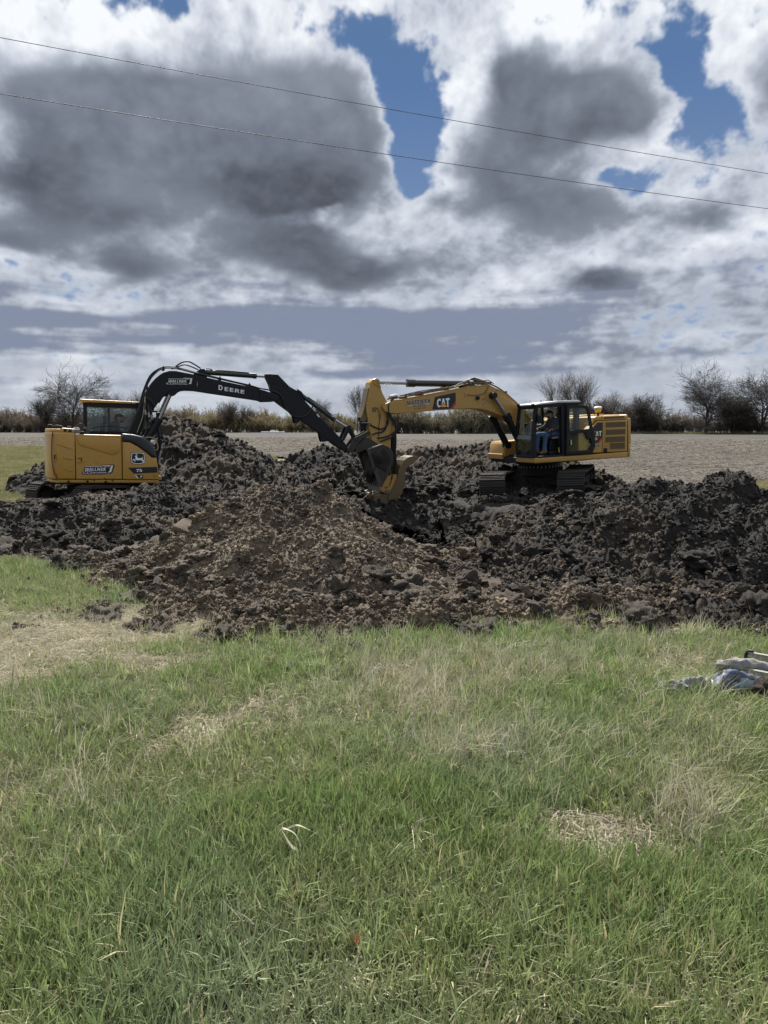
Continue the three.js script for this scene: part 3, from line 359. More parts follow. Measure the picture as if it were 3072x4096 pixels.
  part(fp, 'maker_mark', quad([1.1, 0.68, D], [1.21, 0.68, D], [1.21, 0.63, D], [1.1, 0.63, D]), decal(canvasTex(256, 96, (x) => { x.fillStyle = '#3b3222'; x.font = 'bold 60px serif'; x.fillText('Deere', 20, 66); })));
  // --- fittings on the hood
  part(ex, 'exhaust_stack', mg(ext([[-0.47, 1.60], [-0.27, 1.60], [-0.30, 1.70], [-0.44, 1.88], [-0.50, 1.86]], 0.45, 0.62, 0.02)), CHAR);
  part(ex, 'rear_camera', mg(box(-1.19, -1.08, 1.73, 1.82, 0.3, 0.44, 0.015), tube([[-1.08, 1.79, 0.37], [-0.98, 1.80, 0.37], [-0.86, 1.77, 0.37], [-0.82, 1.72, 0.37]], 0.014)), BLACK);
  part(ex, 'filler_cap', mg(cyl([-0.72, 1.7, 0.5], [-0.72, 1.8, 0.5], 0.05, 0.045), box(-0.64, -0.5, 1.72, 1.77, 0.42, 0.6, 0.01)), GREYP);
  part(ex, 'side_mirror', mg(box(-0.61, -0.48, 1.63, 1.73, 0.98, 1.06, 0.015)), GREYP);
  part(ex, 'mirror_bracket', mg(box(-0.50, -0.40, 1.60, 1.68, 0.95, 1.04, 0.01), box(-0.42, -0.36, 1.66, 1.76, 0.8, 0.9, 0.01)), BLACK);
  part(ex, 'handrail', tube([[0.93, 1.56, 1.0], [1.02, 1.575, 1.0], [1.13, 1.555, 1.0], [1.18, 1.50, 1.0], [1.225, 1.36, 1.0], [1.215, 1.29, 1.0], [1.17, 1.27, 1.0]], 0.014, 40), YEL_A);
  part(ex, 'work_light', cyl([1.09, 1.46, 0.9], [1.15, 1.46, 0.94], 0.055, 0.06, 18), LENS);
  part(ex, 'front_guard', mg(box(1.22, 1.30, 0.62, 1.5, 0.28, 0.40, 0.02), box(1.2, 1.29, 0.6, 1.0, -1.05, 0.3, 0.02), tube([[1.27, 1.9, 0.3], [1.33, 1.6, 0.3], [1.34, 1.3, 0.3], [1.28, 1.1, 0.3]], 0.016), tube([[1.24, 1.95, 0.25], [1.3, 1.6, 0.28], [1.31, 1.3, 0.28], [1.26, 1.05, 0.28]], 0.016)), BLACK);
  part(ex, 'step', mg(box(1.23, 1.31, 0.56, 0.64, 0.5, 1.0, 0.01)), YEL_A);
  // --- cab on the far flank
  const cab = part(ex, 'cab_frame', mg(
    box(-0.42, -0.33, 1.0, 2.37, -0.2, -0.11, 0.02), box(-0.42, -0.33, 1.0, 2.37, -1.08, -0.99, 0.02), box(0.86, 0.93, 1.0, 2.37, -0.19, -0.12, 0.02), box(0.86, 0.93, 1.0, 2.37, -1.08, -1.0, 0.02), box(0.16, 0.22, 1.0, 2.37, -1.08, -1.02, 0.01),
    box(-0.42, 0.93, 2.29, 2.375, -0.2, -0.11, 0.015), box(-0.42, 0.93, 2.29, 2.375, -1.08, -0.99, 0.015), box(-0.42, 0.93, 1.58, 1.69, -0.2, -0.11, 0.015), box(-0.42, 0.93, 1.0, 1.62, -1.08, -1.02, 0.015), box(0.87, 0.92, 2.28, 2.37, -1.0, -0.15, 0.01), box(-0.41, -0.36, 2.28, 2.37, -1.0, -0.15, 0.01), box(-0.4, 0.9, 0.98, 1.03, -1.05, -0.15, 0.01), box(-0.41, -0.37, 1.0, 1.75, -1.0, -0.2, 0.01), box(-0.40, 0.91, 2.35, 2.378, -1.05, -0.15, 0.005)), BLACK);
  part(cab, 'glass', mg(quad([-0.33, 2.29, -0.155], [0.86, 2.29, -0.155], [0.86, 1.69, -0.155], [-0.33, 1.69, -0.155])), GLASS);
  part(cab, 'glass', mg(quad([-0.33, 2.29, -1.05], [0.16, 2.29, -1.05], [0.16, 1.62, -1.05], [-0.33, 1.62, -1.05]), quad([0.22, 2.29, -1.05], [0.86, 2.29, -1.05], [0.86, 1.62, -1.05], [0.22, 1.62, -1.05])), GLASS);
  part(cab, 'rear_glass', quad([-0.385, 2.29, -1.0], [-0.385, 2.29, -0.2], [-0.385, 1.75, -0.2], [-0.385, 1.75, -1.0]), GLASS);
  part(cab, 'windscreen', quad([0.9, 2.29, -1.0], [0.9, 2.29, -0.2], [0.9, 1.1, -0.2], [0.9, 1.1, -1.0]), GLASS);
  part(cab, 'roof', mg(extSmooth([[-0.44, 2.382], [0.98, 2.385], [0.98, 2.425], [0.85, 2.44], [-0.2, 2.455], [-0.44, 2.46]], -1.10, -0.08, 0.015), extSmooth([[-0.5, 2.455], [-0.2, 2.452], [-0.22, 2.395], [-0.44, 2.365]], -1.09, -0.07, 0.015)), YEL_A);
  part(cab, 'roof_visor', box(0.80, 0.99, 2.36, 2.425, -0.3, -0.065, 0.02), BLACK);
  part(cab, 'wiper', mg(tube([[-0.24, 1.74, -0.14], [-0.05, 1.80, -0.138], [0.2, 1.82, -0.138], [0.62, 1.78, -0.14]], 0.009)), BLACK);
  part(cab, 'seat', mg(box(0.05, 0.55, 1.30, 1.42, -0.85, -0.38, 0.05), box(-0.05, 0.07, 1.38, 1.9, -0.84, -0.39, 0.05), box(0.02, 0.13, 1.86, 2.08, -0.73, -0.5, 0.05), box(0.1, 0.45, 1.0, 1.3, -0.75, -0.45, 0.03)), CHAR);
  part(cab, 'control_console', mg(box(-0.05, 0.35, 1.35, 1.62, -0.36, -0.25, 0.03), box(0.6, 0.72, 1.5, 1.78, -0.4, -0.28, 0.02), cyl([0.42, 1.5, -0.32], [0.5, 1.72, -0.32], 0.015), cyl([0.5, 1.7, -0.32], [0.52, 1.8, -0.32], 0.03)), GREYP);
  // --- boom, arm and bucket
  const boomOut = [[0.52, 1.36], [0.82, 2.19], [0.97, 2.55], [1.06, 2.75], [1.16, 2.91], [1.27, 3.04], [1.36, 3.12], [1.45, 3.18], [1.59, 3.225], [1.75, 3.23], [2.23, 3.16], [2.84, 3.05], [3.6, 2.93], [4.0, 2.85], [4.0, 2.57], [3.60, 2.615], [2.65, 2.715], [2.2, 2.765], [1.98, 2.765], [1.87, 2.745], [1.79, 2.70], [1.71, 2.625], [1.66, 2.605], [1.58, 2.61], [1.49, 2.60], [1.41, 2.55], [1.23, 2.30], [0.97, 1.69], [0.86, 1.36]];
  const boom = part(ex, 'boom', mg(ext(boomOut, -0.17, 0.17, 0.012)), BLACK);
  part(boom, 'boom_rim', mg(tube([[1.33, 2.42, 0.172], [1.46, 2.62, 0.172], [1.60, 2.75, 0.172], [1.8, 2.80, 0.172], [2.1, 2.81, 0.172]], 0.012, 30)), BLACK);
  part(boom, 'boom_fork', mg(...[-1, 1].map((s) => ext([[3.86, 2.875], [4.0, 2.845], [4.24, 2.78], [4.36, 2.72], [4.385, 2.67], [4.34, 2.605], [4.24, 2.575], [3.95, 2.555], [3.86, 2.585]], s > 0 ? 0.125 : -0.2, s > 0 ? 0.2 : -0.125, 0.012)), ext([[4.02, 2.755], [4.06, 2.775], [4.3, 2.735], [4.345, 2.69], [4.30, 2.645], [4.06, 2.655], [4.025, 2.675]], 0.195, 0.215, 0.008)), BLACK);
  part(boom, 'name_decal', quad([1.50, 3.075, 0.174], [2.17, 3.095, 0.174], [2.20, 2.88, 0.174], [1.49, 2.86, 0.174].map((v, i) => i === 1 ? 2.865 : v)), decal(firmTex(false)));
  part(boom, 'maker_lettering', quad([2.77, 2.955, 0.174], [3.485, 2.868, 0.174], [3.475, 2.725, 0.174], [2.765, 2.80, 0.174]), decal(canvasTex(1024, 224, (x) => { x.fillStyle = '#dfe3ea'; const g = (s, px, y, wd) => { x.save(); x.font = `bold ${px}px sans-serif`; const m = x.measureText(s).width; x.translate(0, 0); x.scale(wd / m, 1); x.fillText(s, 0, y); x.restore(); }; x.save(); x.translate(14, 0); g('D', 250, 200, 190); x.translate(215, 0); g('EERE', 200, 200, 780); x.restore(); })));
  part(boom, 'grease_nipple', mg(cyl([2.26, 2.93, 0.17], [2.26, 2.93, 0.19], 0.012), cyl([2.26, 2.87, 0.175], [2.265, 3.0, 0.175], 0.008)), STEEL);
  part(ex, 'boom_bracket', mg(ext([[2.16, 3.16], [2.36, 3.33], [2.46, 3.33], [2.52, 3.25], [2.52, 3.11]], -0.08, -0.055, 0.006), ext([[2.16, 3.16], [2.36, 3.33], [2.46, 3.33], [2.52, 3.25], [2.52, 3.11]], 0.055, 0.08, 0.006)), BLACK);
  const ac = part(ex, 'arm_cylinder', mg(cyl([2.42, 3.255, 0], [3.78, 3.228, 0], 0.066, 0.066, 22), cyl([3.72, 3.229, 0], [3.8, 3.228, 0], 0.074, 0.074, 22)), BARREL); part(ac, 'piston_rod', cyl([3.78, 3.228, 0], [4.12, 3.225, 0], 0.034, 0.034, 16), CHROME);
  part(ac, 'hydraulic_line', mg(tube([[2.50, 3.34, 0.02], [2.62, 3.335, 0.02], [2.68, 3.30, 0.02], [2.8, 3.315, 0.02], [3.6, 3.30, 0.02]], 0.014)), HOSE);
  for (const s of [1, -1]) { const bc = part(ex, 'boom_cylinder', mg(cyl([0.98, 1.40, s * 0.30], [1.32, 2.0, s * 0.30], 0.082, 0.082, 20), cyl([1.27, 1.92, s * 0.30], [1.335, 2.03, s * 0.30], 0.095, 0.095, 20)), BLACK); part(bc, 'piston_rod', cyl([1.32, 2.0, s * 0.30], [1.60, 2.66, s * 0.30], 0.045, 0.045, 16), STEEL); }
  part(ex, 'boom_cylinder_pin', cyl([1.60, 2.66, -0.36], [1.60, 2.66, 0.36], 0.055, 0.055, 18), BLACK);
  const hz = (z, w) => [[0.60, 1.62, z], [0.80, 2.12, z], [0.93 - w, 2.45, z], [1.03 - w, 2.78, z], [1.19 - w, 3.08 + w, z], [1.42, 3.27 + w, z], [1.72, 3.295 + w, z], [2.23, 3.21 + w * 0.6, z], [2.83, 3.10 + w * 0.5, z], [3.5, 2.99, z], [3.9, 2.90, z]];
  part(boom, 'hydraulic_hose', tube(hz(0.13, 0), 0.017, 90), HOSE); part(boom, 'hydraulic_hose', tube(hz(0.08, 0.035), 0.017, 90), HOSE); part(boom, 'hydraulic_hose', tube(hz(-0.08, 0.02), 0.017, 90), HOSE);
  part(boom, 'hydraulic_hose', tube([[1.70, 3.30, 0.05], [1.80, 3.39, 0.05], [1.92, 3.465, 0.05], [2.06, 3.49, 0.05], [2.21, 3.43, 0.05], [2.36, 3.34, 0.05]], 0.019, 50), HOSE);
  part(boom, 'hydraulic_hose', tube([[1.66, 3.29, -0.06], [1.82, 3.36, -0.06], [1.98, 3.415, -0.06], [2.14, 3.38, -0.06], [2.32, 3.31, -0.06]], 0.017, 50), HOSE);
  for (const [x, y] of [[1.05, 2.80], [1.45, 3.28], [2.84, 3.10], [3.6, 2.97], [0.99, 2.55]]) part(boom, 'hose_clamp', mg(box(x - 0.025, x + 0.025, y - 0.05, y + 0.035, -0.11, 0.16, 0.005), cyl([x, y, 0.1], [x, y + 0.07, 0.1], 0.012)), BLACK);
  const low = [[0.98, 2.42, 0.24, 0.90, 1.6], [1.06, 2.36, 0.27, 0.98, 1.58], [1.12, 2.30, 0.23, 1.08, 1.62]];
  for (const [x, y, z, x2, y2] of low) { part(boom, 'hydraulic_hose', tube([[x, y, z], [x + 0.03, y - 0.22, z + 0.02], [x + 0.0, y - 0.5, z + 0.03], [x2, y2, z]], 0.026, 30), HOSE); part(boom, 'hose_fitting', cyl([x + 0.02, y - 0.18, z + 0.012], [x + 0.03, y - 0.30, z + 0.022], 0.032, 0.032, 10), STEEL); }
  part(boom, 'cable', mg(tube([[0.99, 2.55, 0.24], [0.97, 2.3, 0.26], [0.93, 2.05, 0.27], [0.80, 1.68, 0.26]], 0.010, 30), tube([[1.0, 2.58, 0.24], [0.995, 2.2, 0.27], [1.0, 1.85, 0.27], [0.88, 1.64, 0.26]], 0.009, 30)), M({ color: rgb(0.32, 0.29, 0.17), roughness: 0.7 }));
  part(boom, 'hydraulic_hose', tube([[0.97, 2.55, 0.2], [1.10, 2.50, 0.22], [1.2, 2.38, 0.22], [1.22, 2.3, 0.2]], 0.022, 24), HOSE);
  part(ex, 'head_lamp', mg(box(1.30, 1.42, 2.0, 2.2, -0.35, -0.22, 0.02), box(1.22, 1.32, 2.2, 2.24, -0.35, -0.1, 0.01)), BLACK);
  const arm = part(ex, 'arm', mg(ext([[4.01, 3.25], [4.03, 3.285], [4.07, 3.29], [4.35, 3.29], [4.67, 2.99], [4.81, 2.92], [4.97, 2.87], [5.02, 2.83], [5.05, 2.77], [5.02, 2.715], [5.26, 2.47], [6.06, 1.72], [6.21, 1.57], [6.34, 1.43], [6.38, 1.36], [6.34, 1.29], [6.27, 1.30], [5.97, 1.46], [5.53, 1.77], [4.98, 2.13], [4.79, 2.25], [4.29, 2.59], [4.2, 2.8], [4.17, 2.89], [4.12, 3.04]], -0.115, 0.115, 0.012),
    ...[-1, 1].flatMap((s) => [ext([[4.76, 2.27], [4.83, 2.05], [4.87, 2.02], [4.93, 2.04], [4.98, 2.12], [5.06, 2.08], [5.0, 2.2]], s * 0.09 - 0.015, s * 0.09 + 0.015, 0.005), ext([[5.52, 1.78], [5.57, 1.58], [5.61, 1.54], [5.67, 1.55], [5.80, 1.575], [5.7, 1.7]], s * 0.09 - 0.015, s * 0.09 + 0.015, 0.005)])), BLACK);
  part(arm, 'arm_gusset', mg(bar([4.18, 3.07, 0.117], [4.34, 3.26, 0.117], 0.018, 0.02), ext([[4.86, 2.95], [5.0, 2.87], [5.06, 2.78], [5.03, 2.73], [4.9, 2.85]], 0.11, 0.128, 0.005)), BLACK);
  part(arm, 'warning_sticker', quad([5.42, 2.28, 0.119], [5.455, 2.30, 0.119], [5.52, 2.22, 0.119], [5.485, 2.20, 0.119]), M({ color: rgb(0.62, 0.62, 0.6), roughness: 0.6 }));
  part(arm, 'hydraulic_hose', tube([[3.9, 2.90, 0.14], [4.15, 2.86, 0.16], [4.38, 2.78, 0.16], [4.5, 2.62, 0.15], [4.58, 2.42, 0.14], [4.72, 2.25, 0.14], [4.92, 2.19, 0.14], [5.12, 2.25, 0.14], [5.26, 2.40, 0.12], [5.32, 2.50, 0.1]], 0.02, 60), HOSE);
  const kc = part(ex, 'bucket_cylinder', mg(cyl([5.0, 2.80, 0], [5.95, 2.17, 0], 0.06, 0.06, 20), cyl([5.90, 2.205, 0], [5.98, 2.152, 0], 0.07, 0.07, 20), tube([[5.2, 2.74, 0.04], [5.5, 2.55, 0.05], [5.86, 2.30, 0.04]], 0.013)), BARREL); part(kc, 'piston_rod', cyl([5.95, 2.17, 0], [6.34, 1.96, 0], 0.033, 0.033, 16), CHROME);
  part(arm, 'hydraulic_hose', tube([[5.95, 2.2, 0.03], [5.92, 2.05, 0.1], [5.86, 1.96, 0.12], [5.9, 1.82, 0.1]], 0.02, 20), HOSE);
  part(ex, 'tipping_link', mg(...[-1, 1].map((s) => ext([[6.13, 1.60], [6.17, 1.56], [6.22, 1.60], [6.41, 1.95], [6.38, 2.02], [6.31, 2.02], [6.28, 1.95]], s * 0.14 - 0.018, s * 0.14 + 0.018, 0.006)), cyl([6.35, 1.965, -0.17], [6.35, 1.965, 0.17], 0.045, 0.045, 16)), BLACK);
  part(ex, 'bucket_link', mg(ext([[6.31, 1.98], [6.35, 2.02], [6.41, 1.98], [6.61, 1.68], [6.58, 1.62], [6.52, 1.64]], -0.08, 0.08, 0.012)), BLACK);
  part(ex, 'quick_coupler', mg(...[-1, 1].map((s) => ext([[6.30, 1.36], [6.30, 1.30], [6.36, 1.26], [6.44, 1.27], [6.58, 1.42], [6.68, 1.60], [6.98, 1.78], [6.98, 1.86], [6.90, 1.88], [6.68, 1.76], [6.52, 1.68], [6.40, 1.52]], s * 0.15 - 0.022, s * 0.15 + 0.022, 0.008)), cyl([6.36, 1.33, -0.2], [6.36, 1.33, 0.2], 0.05, 0.05, 18), cyl([6.58, 1.62, -0.19], [6.58, 1.62, 0.19], 0.04, 0.04, 16), box(6.5, 6.9, 1.55, 1.7, -0.13, 0.13, 0.02)), GRIMY);
  const bk = part(ex, 'bucket', mg(
    ...[-1, 1].map((s) => ext([[6.80, 1.36], [7.23, 1.50], [7.42, 1.44], [7.52, 1.36], [7.58, 1.24], [7.575, 1.05], [7.50, 0.82], [7.38, 0.56], [7.24, 0.34], [7.17, 0.38], [6.97, 0.93]], s * 0.40 - 0.014, s * 0.40 + 0.014, 0.006)),
    ...(() => { const o = [[6.80, 1.36], [7.23, 1.50], [7.42, 1.44], [7.52, 1.36], [7.58, 1.24], [7.575, 1.05], [7.50, 0.82], [7.38, 0.56], [7.24, 0.34]]; return o.slice(1).map((p, i) => bar([o[i][0], o[i][1], 0], [p[0], p[1], 0], 0.022, 0.82)); })(),
    ...[-1, 1].map((s) => ext([[6.62, 1.27], [6.54, 1.32], [6.56, 1.42], [6.78, 1.64], [6.92, 1.68], [7.25, 1.50], [6.82, 1.35]], s * 0.19 - 0.018, s * 0.19 + 0.018, 0.006))), GRIMY);
  part(bk, 'side_cutter', mg(...[-1, 1].map((s) => ext([[6.78, 1.36], [6.86, 1.38], [7.06, 0.92], [7.27, 0.40], [7.16, 0.34], [6.96, 0.88]], s * 0.415 - 0.012, s * 0.415 + 0.012, 0.004))), WORN);
  part(bk, 'wear_strip', mg(bar([6.82, 1.375, 0.41], [7.24, 1.515, 0.41], 0.03, 0.03)), SCRAPED);
  for (let i = 0; i < 5; i++) part(bk, 'tooth', ext([[7.20, 0.40], [7.28, 0.36], [7.17, 0.14]], -0.36 + i * 0.18 - 0.03, -0.36 + i * 0.18 + 0.03, 0.006), STEEL);
  ex.updateMatrixWorld(true);
  const load = tag(new THREE.Mesh(clodGeo(91, 4, 1), MUDDY), 'lump of black soil stuck in the bucket of the black boomed excavator', 'soil'); load.name = 'soil_load'; load.applyMatrix4(new THREE.Matrix4().multiplyMatrices(ex.matrixWorld, at(7.14, 0.98, 0.12, 0, 0.35))); load.scale.set(0.36, 0.55, 0.42); scene.add(load);
  const cake = tag(new THREE.Mesh(clodGeo(93, 4, 1), MUDDY), 'mud caked on the flank of the bucket with pale cutting edges', 'mud'); cake.name = 'caked_mud'; cake.applyMatrix4(new THREE.Matrix4().multiplyMatrices(ex.matrixWorld, at(7.28, 1.05, 0.40, 0, 0.3))); cake.scale.set(0.27, 0.46, 0.05); scene.add(cake);
}
// ---------------------------------------------------------------- larger excavator, boom to the photographer's left (own axes: -x forward, y up, z toward its left flank)
const catPose = new THREE.Matrix4().compose(V3(5.67, -0.46, -24.41), new THREE.Quaternion().setFromEuler(new THREE.Euler(0, 22 * RAD, 3.5 * RAD, 'YXZ')), V3(1.08, 1.08, 1.08));
{
  const ex = thing('excavator', 'larger yellow excavator with a yellow boom, open cab door and a man at the controls', 'excavator');
  ex.applyMatrix4(catPose);
  const sx = -0.45, S = 1.40;
  // --- undercarriage: tracks point at the photographer
  const ua = (70 - 22) * RAD, G = 1.10;
  for (const s of [-1, 1]) track(ex, 'crawler_track', 4.05, 0.86, 0.74, 47, at(sx + Math.sin(ua) * s * G, -0.02, Math.cos(ua) * s * G, ua, -2 * RAD));
  const uf = (g) => g.applyMatrix4(at(sx, 0, 0, ua));
  part(ex, 'undercarriage_frame', mg(uf(box(-0.5, 0.5, 0.36, 0.72, -1.0, 1.0, 0.05)), uf(ext([[-0.45, 0.4], [0.45, 0.4], [0.35, 0.78], [-0.35, 0.78]], -0.95, 0.95, 0.03)), cyl([sx, 0.7, 0], [sx, 0.92, 0], 0.68, 0.68, 36)), MUDDY);
  const ring = part(ex, 'slew_ring', mg(cyl([sx, 0.88, 0], [sx, 1.1, 0], 0.62, 0.62, 36)), BLACK);
  part(ring, 'ring_bolts', mg(...[...Array(36)].map((_, i) => { const a = i / 36 * Math.PI * 2; return cyl([sx + Math.cos(a) * 0.655, 0.92, Math.sin(a) * 0.655], [sx + Math.cos(a) * 0.655, 0.975, Math.sin(a) * 0.655], 0.018, 0.018, 6); })), STEEL).userData.kind = 'stuff';
  // --- deck and skirts
  part(ex, 'deck', mg(box(-1.42, 1.6, 1.10, 1.28, -1.3, 1.3, 0.03), box(-0.4, 1.6, 1.2, 2.2, -1.28, 0.4, 0.03), box(-1.35, -0.35, 1.2, 1.34, -0.45, 1.3, 0.02)), BLACK);
  part(ex, 'side_skirt', extSmooth([[-1.515, 1.295], [-1.50, 1.155], [1.68, 1.09], [1.70, 1.255]], S - 0.14, S + 0.03, 0.03), YEL_B);
  part(ex, 'front_skirt', mg(box(-1.58, -1.44, 1.16, 1.31, 0.42, S + 0.02, 0.03)), YEL_B);
  const cw = [[1.735, 1.40], [1.84, 1.36], [1.92, 1.22], [2.06, 0.9], [2.15, 0.5], [2.18, 0], [2.15, -0.5], [2.06, -0.9], [1.92, -1.22], [1.84, -1.36], [1.735, -1.40]];
  part(ex, 'counterweight', mg(plan(cw, 1.09, 1.5, 0.05), plan(cw.map(([x, z]) => [x + 0.02 * (x > 1.75), z]), 1.48, 2.25, 0.04), plan(cw.map(([x, z]) => [1.735 + (x - 1.735) * 0.8, z * 0.95]), 2.22, 2.36, 0.06)), YEL_B);
  // --- engine house on the left flank: louvred door behind, decal panel in front of it
  part(ex, 'engine_hood', mg(box(0.5, 1.725, 1.3, 2.36, -1.36, 1.1, 0.05), box(0.7, 1.6, 2.34, 2.40, -0.6, 0.5, 0.03)), YEL_B);
  const rd = part(ex, 'louvred_door', mg(extSmooth([[0.785, 1.295], [1.692, 1.268], [1.70, 1.6], [1.715, 2.20], [0.815, 2.215], [0.80, 1.75]], 1.08, S, 0.022), ext([[0.82, 2.22], [1.72, 2.205], [1.70, 2.34], [0.84, 2.36]], 1.0, S - 0.05, 0.04)), YEL_B);
  const slots = [[0.895, 1.64, 2.165, 2.005], [0.895, 1.63, 1.95, 1.785], [0.875, 1.61, 1.74, 1.565], [1.04, 1.605, 1.55, 1.355]];
  for (const [a, b, y1, y0] of slots) {
    part(rd, 'louvre_panel', ext([[a, y0 + 0.01], [b, y0 - 0.01], [b, y1 - 0.01], [a, y1 + 0.01]], S - 0.012, S + 0.006, 0), MESHY);
    part(rd, 'louvre_rim', mg(bar([a, y0 + 0.005, S], [b, y0 - 0.015, S], 0.018, 0.022), bar([a, y1 + 0.012, S], [b, y1 - 0.008, S], 0.018, 0.022), bar([a, y0, S], [a, y1 + 0.01, S], 0.018, 0.022), bar([b, y0 - 0.01, S], [b, y1, S], 0.018, 0.022)), YEL_B);
  }
  part(rd, 'louvre_panel', ext([[0.89, 2.27], [1.64, 2.255], [1.63, 2.32], [0.90, 2.335]], S - 0.08, S - 0.044, 0), MESHY);
  part(rd, 'latch_pocket', box(0.815, 0.955, 1.30, 1.42, S - 0.02, S + 0.008, 0.006), BLACK);
  part(rd, 'crease', ext([[0.8, 1.545], [0.98, 1.54], [0.98, 1.50], [0.8, 1.505]], S - 0.02, S + 0.012, 0.008), YEL_B);
  const fp = part(ex, 'decal_panel', mg(extSmooth([[-0.05, 1.31], [0.77, 1.30], [0.79, 1.75], [0.805, 2.215], [0.62, 2.225], [0.50, 2.13], [0.30, 1.95], [-0.05, 1.95]], 1.08, S, 0.022), ext([[0.47, 2.14], [0.60, 2.235], [0.812, 2.225], [0.82, 2.36], [0.62, 2.37], [0.55, 2.33]], 0.95, S - 0.04, 0.04)), YEL_B);
  const D = S + 0.0065;
  part(fp, 'maker_decal', quad([0.28, 2.19, D], [0.802, 2.18, D], [0.785, 1.58, D], [0.28, 1.60, D]), decal(canvasTex(512, 600, (x) => {
    x.fillStyle = '#15171c'; x.beginPath(); x.moveTo(330, 4); x.lineTo(508, 4); x.lineTo(508, 410); x.lineTo(340, 596); x.lineTo(0, 596); x.lineTo(0, 330); x.closePath(); x.fill();
    x.fillStyle = '#b32a26'; x.beginPath(); x.moveTo(508, 410); x.lineTo(508, 476); x.lineTo(400, 596); x.lineTo(336, 596); x.closePath(); x.fill();
    x.fillStyle = '#e9ecf0'; x.font = 'bold 190px sans-serif'; let m = x.measureText('CAT').width; x.save(); x.translate(150, 392); x.scale(330 / m, 1); x.fillText('CAT', 0, 0); x.restore();
    x.fillStyle = '#15171c'; x.beginPath(); x.moveTo(320, 310); x.lineTo(402, 404); x.lineTo(238, 404); x.closePath(); x.fill(); x.fillStyle = '#e8a427'; x.beginPath(); x.moveTo(320, 326); x.lineTo(386, 394); x.lineTo(254, 394); x.closePath(); x.fill();
    x.fillStyle = '#e9ecf0'; x.font = 'bold 100px sans-serif'; x.fillText('323', 160, 510);
  })));
  const firm = (x, phone) => {
    x.lineJoin = 'round'; x.textBaseline = 'alphabetic';
    const word = (s, font, px, y, wd, x0, st) => { x.save(); x.font = `bold ${px}px ${font}`; const m = x.measureText(s).width; x.translate(x0, y); x.scale(wd / m, 1); x.lineWidth = st; x.strokeStyle = '#e9e6dc'; x.strokeText(s, 0, 0); x.fillStyle = x.strokeStyle = '#15171c'; x.lineWidth = st * 0.5; x.strokeText(s, 0, 0); x.fillText(s, 0, 0); x.restore(); };
    x.fillStyle = '#e9e6dc'; x.beginPath(); x.moveTo(60, 208); x.lineTo(964, 194); x.lineTo(830, 222); x.lineTo(220, 228); x.closePath(); x.fill();
    word('MATEJCEK', 'serif', 190, 178, 960, 26, 20); word('EXCAVATING', 'sans-serif', 84, 258, 560, 250, 12);
    if (phone) { x.font = 'bold 62px monospace'; x.fillStyle = '#2a2215'; x.save(); const m = x.measureText('701.640.1147').width; x.translate(290, 360); x.scale(480 / m, 1); x.fillText('701.640.1147', 0, 0); x.restore(); }
  };
  part(fp, 'firm_decal', quad([0.22, 1.565, D], [0.70, 1.555, D], [0.70, 1.42, D], [0.22, 1.43, D]), decal(canvasTex(1024, 280, (x) => firm(x, false))));
  // --- far side: storage box ahead of the boom foot, hood behind
  part(ex, 'storage_box', mg(extSmooth([[-1.44, 1.37], [-1.40, 1.66], [-1.34, 1.73], [-0.5, 1.73], [-0.5, 1.34]], -1.35, -0.5, 0.05), box(-1.50, -0.5, 1.20, 1.362, -1.37, -0.48, 0.02)), YEL_B);
  part(ex, 'tie_down_hole', cyl([-1.12, 1.28, -0.49], [-1.12, 1.28, -0.465], 0.035, 0.035, 16), BLACK);
  // --- cab
  const cf = (x, y) => [x, y];
  void cf;
  const post = (pts, z0, z1) => ext(pts, z0, z1, 0.015);
  const cab = part(ex, 'cab_frame', mg(
    post([[-1.60, 1.32], [-1.50, 1.32], [-1.49, 1.95], [-1.38, 2.72], [-1.46, 2.80], [-1.585, 1.97]], S - 0.13, S), post([[-1.58, 1.32], [-1.49, 1.32], [-1.48, 1.95], [-1.36, 2.72], [-1.44, 2.80], [-1.57, 1.97]], 0.42, 0.50),
    box(-0.62, -0.45, 1.30, 2.80, S - 0.14, S - 0.002, 0.02), box(-0.10, 0.0, 1.32, 2.76, 0.42, 0.52, 0.02), box(-0.12, 0.02, 1.32, 2.76, S - 0.16, S - 0.03, 0.02), box(-0.66, -0.58, 1.32, 2.75, 0.42, 0.47, 0.01),
    box(-1.5, 0.0, 1.28, 1.345, 0.42, S - 0.002, 0.01), box(-1.41, -0.02, 2.70, 2.78, S - 0.11, S - 0.002, 0.015), box(-1.39, -0.02, 2.70, 2.78, 0.42, 0.52, 0.015), box(-1.45, -1.36, 2.68, 2.77, 0.5, S - 0.1, 0.02), box(-0.10, -0.02, 2.62, 2.76, 0.5, S - 0.1, 0.01), box(-1.60, -1.50, 1.30, 1.37, 0.48, S - 0.1, 0.015), box(-0.09, -0.02, 1.3, 1.95, 0.5, S - 0.1, 0.01), box(-0.1, 0.0, 1.3, 2.0, 0.44, S - 0.05, 0.01)), BLACK);
  part(cab, 'roof', mg(extSmooth([[-1.46, 2.785], [0.03, 2.775], [0.04, 2.83], [-0.03, 2.865], [-0.7, 2.875], [-1.35, 2.835], [-1.47, 2.81]], 0.40, S + 0.01, 0.025)), ROOFW);
  part(cab, 'roof_trim', ext([[-1.40, 2.76], [0.05, 2.755], [0.06, 2.80], [-0.7, 2.825], [-1.40, 2.79]], S - 0.02, S + 0.014, 0.006), BLACK);
  part(cab, 'windscreen', quad([-1.43, 2.72, 0.5], [-1.43, 2.72, S - 0.12], [-1.545, 1.97, S - 0.12], [-1.545, 1.97, 0.5]), GLASS);
  part(cab, 'lower_windscreen', quad([-1.547, 1.95, 0.5], [-1.547, 1.95, S - 0.12], [-1.555, 1.37, S - 0.12], [-1.555, 1.37, 0.5]), GLASS);
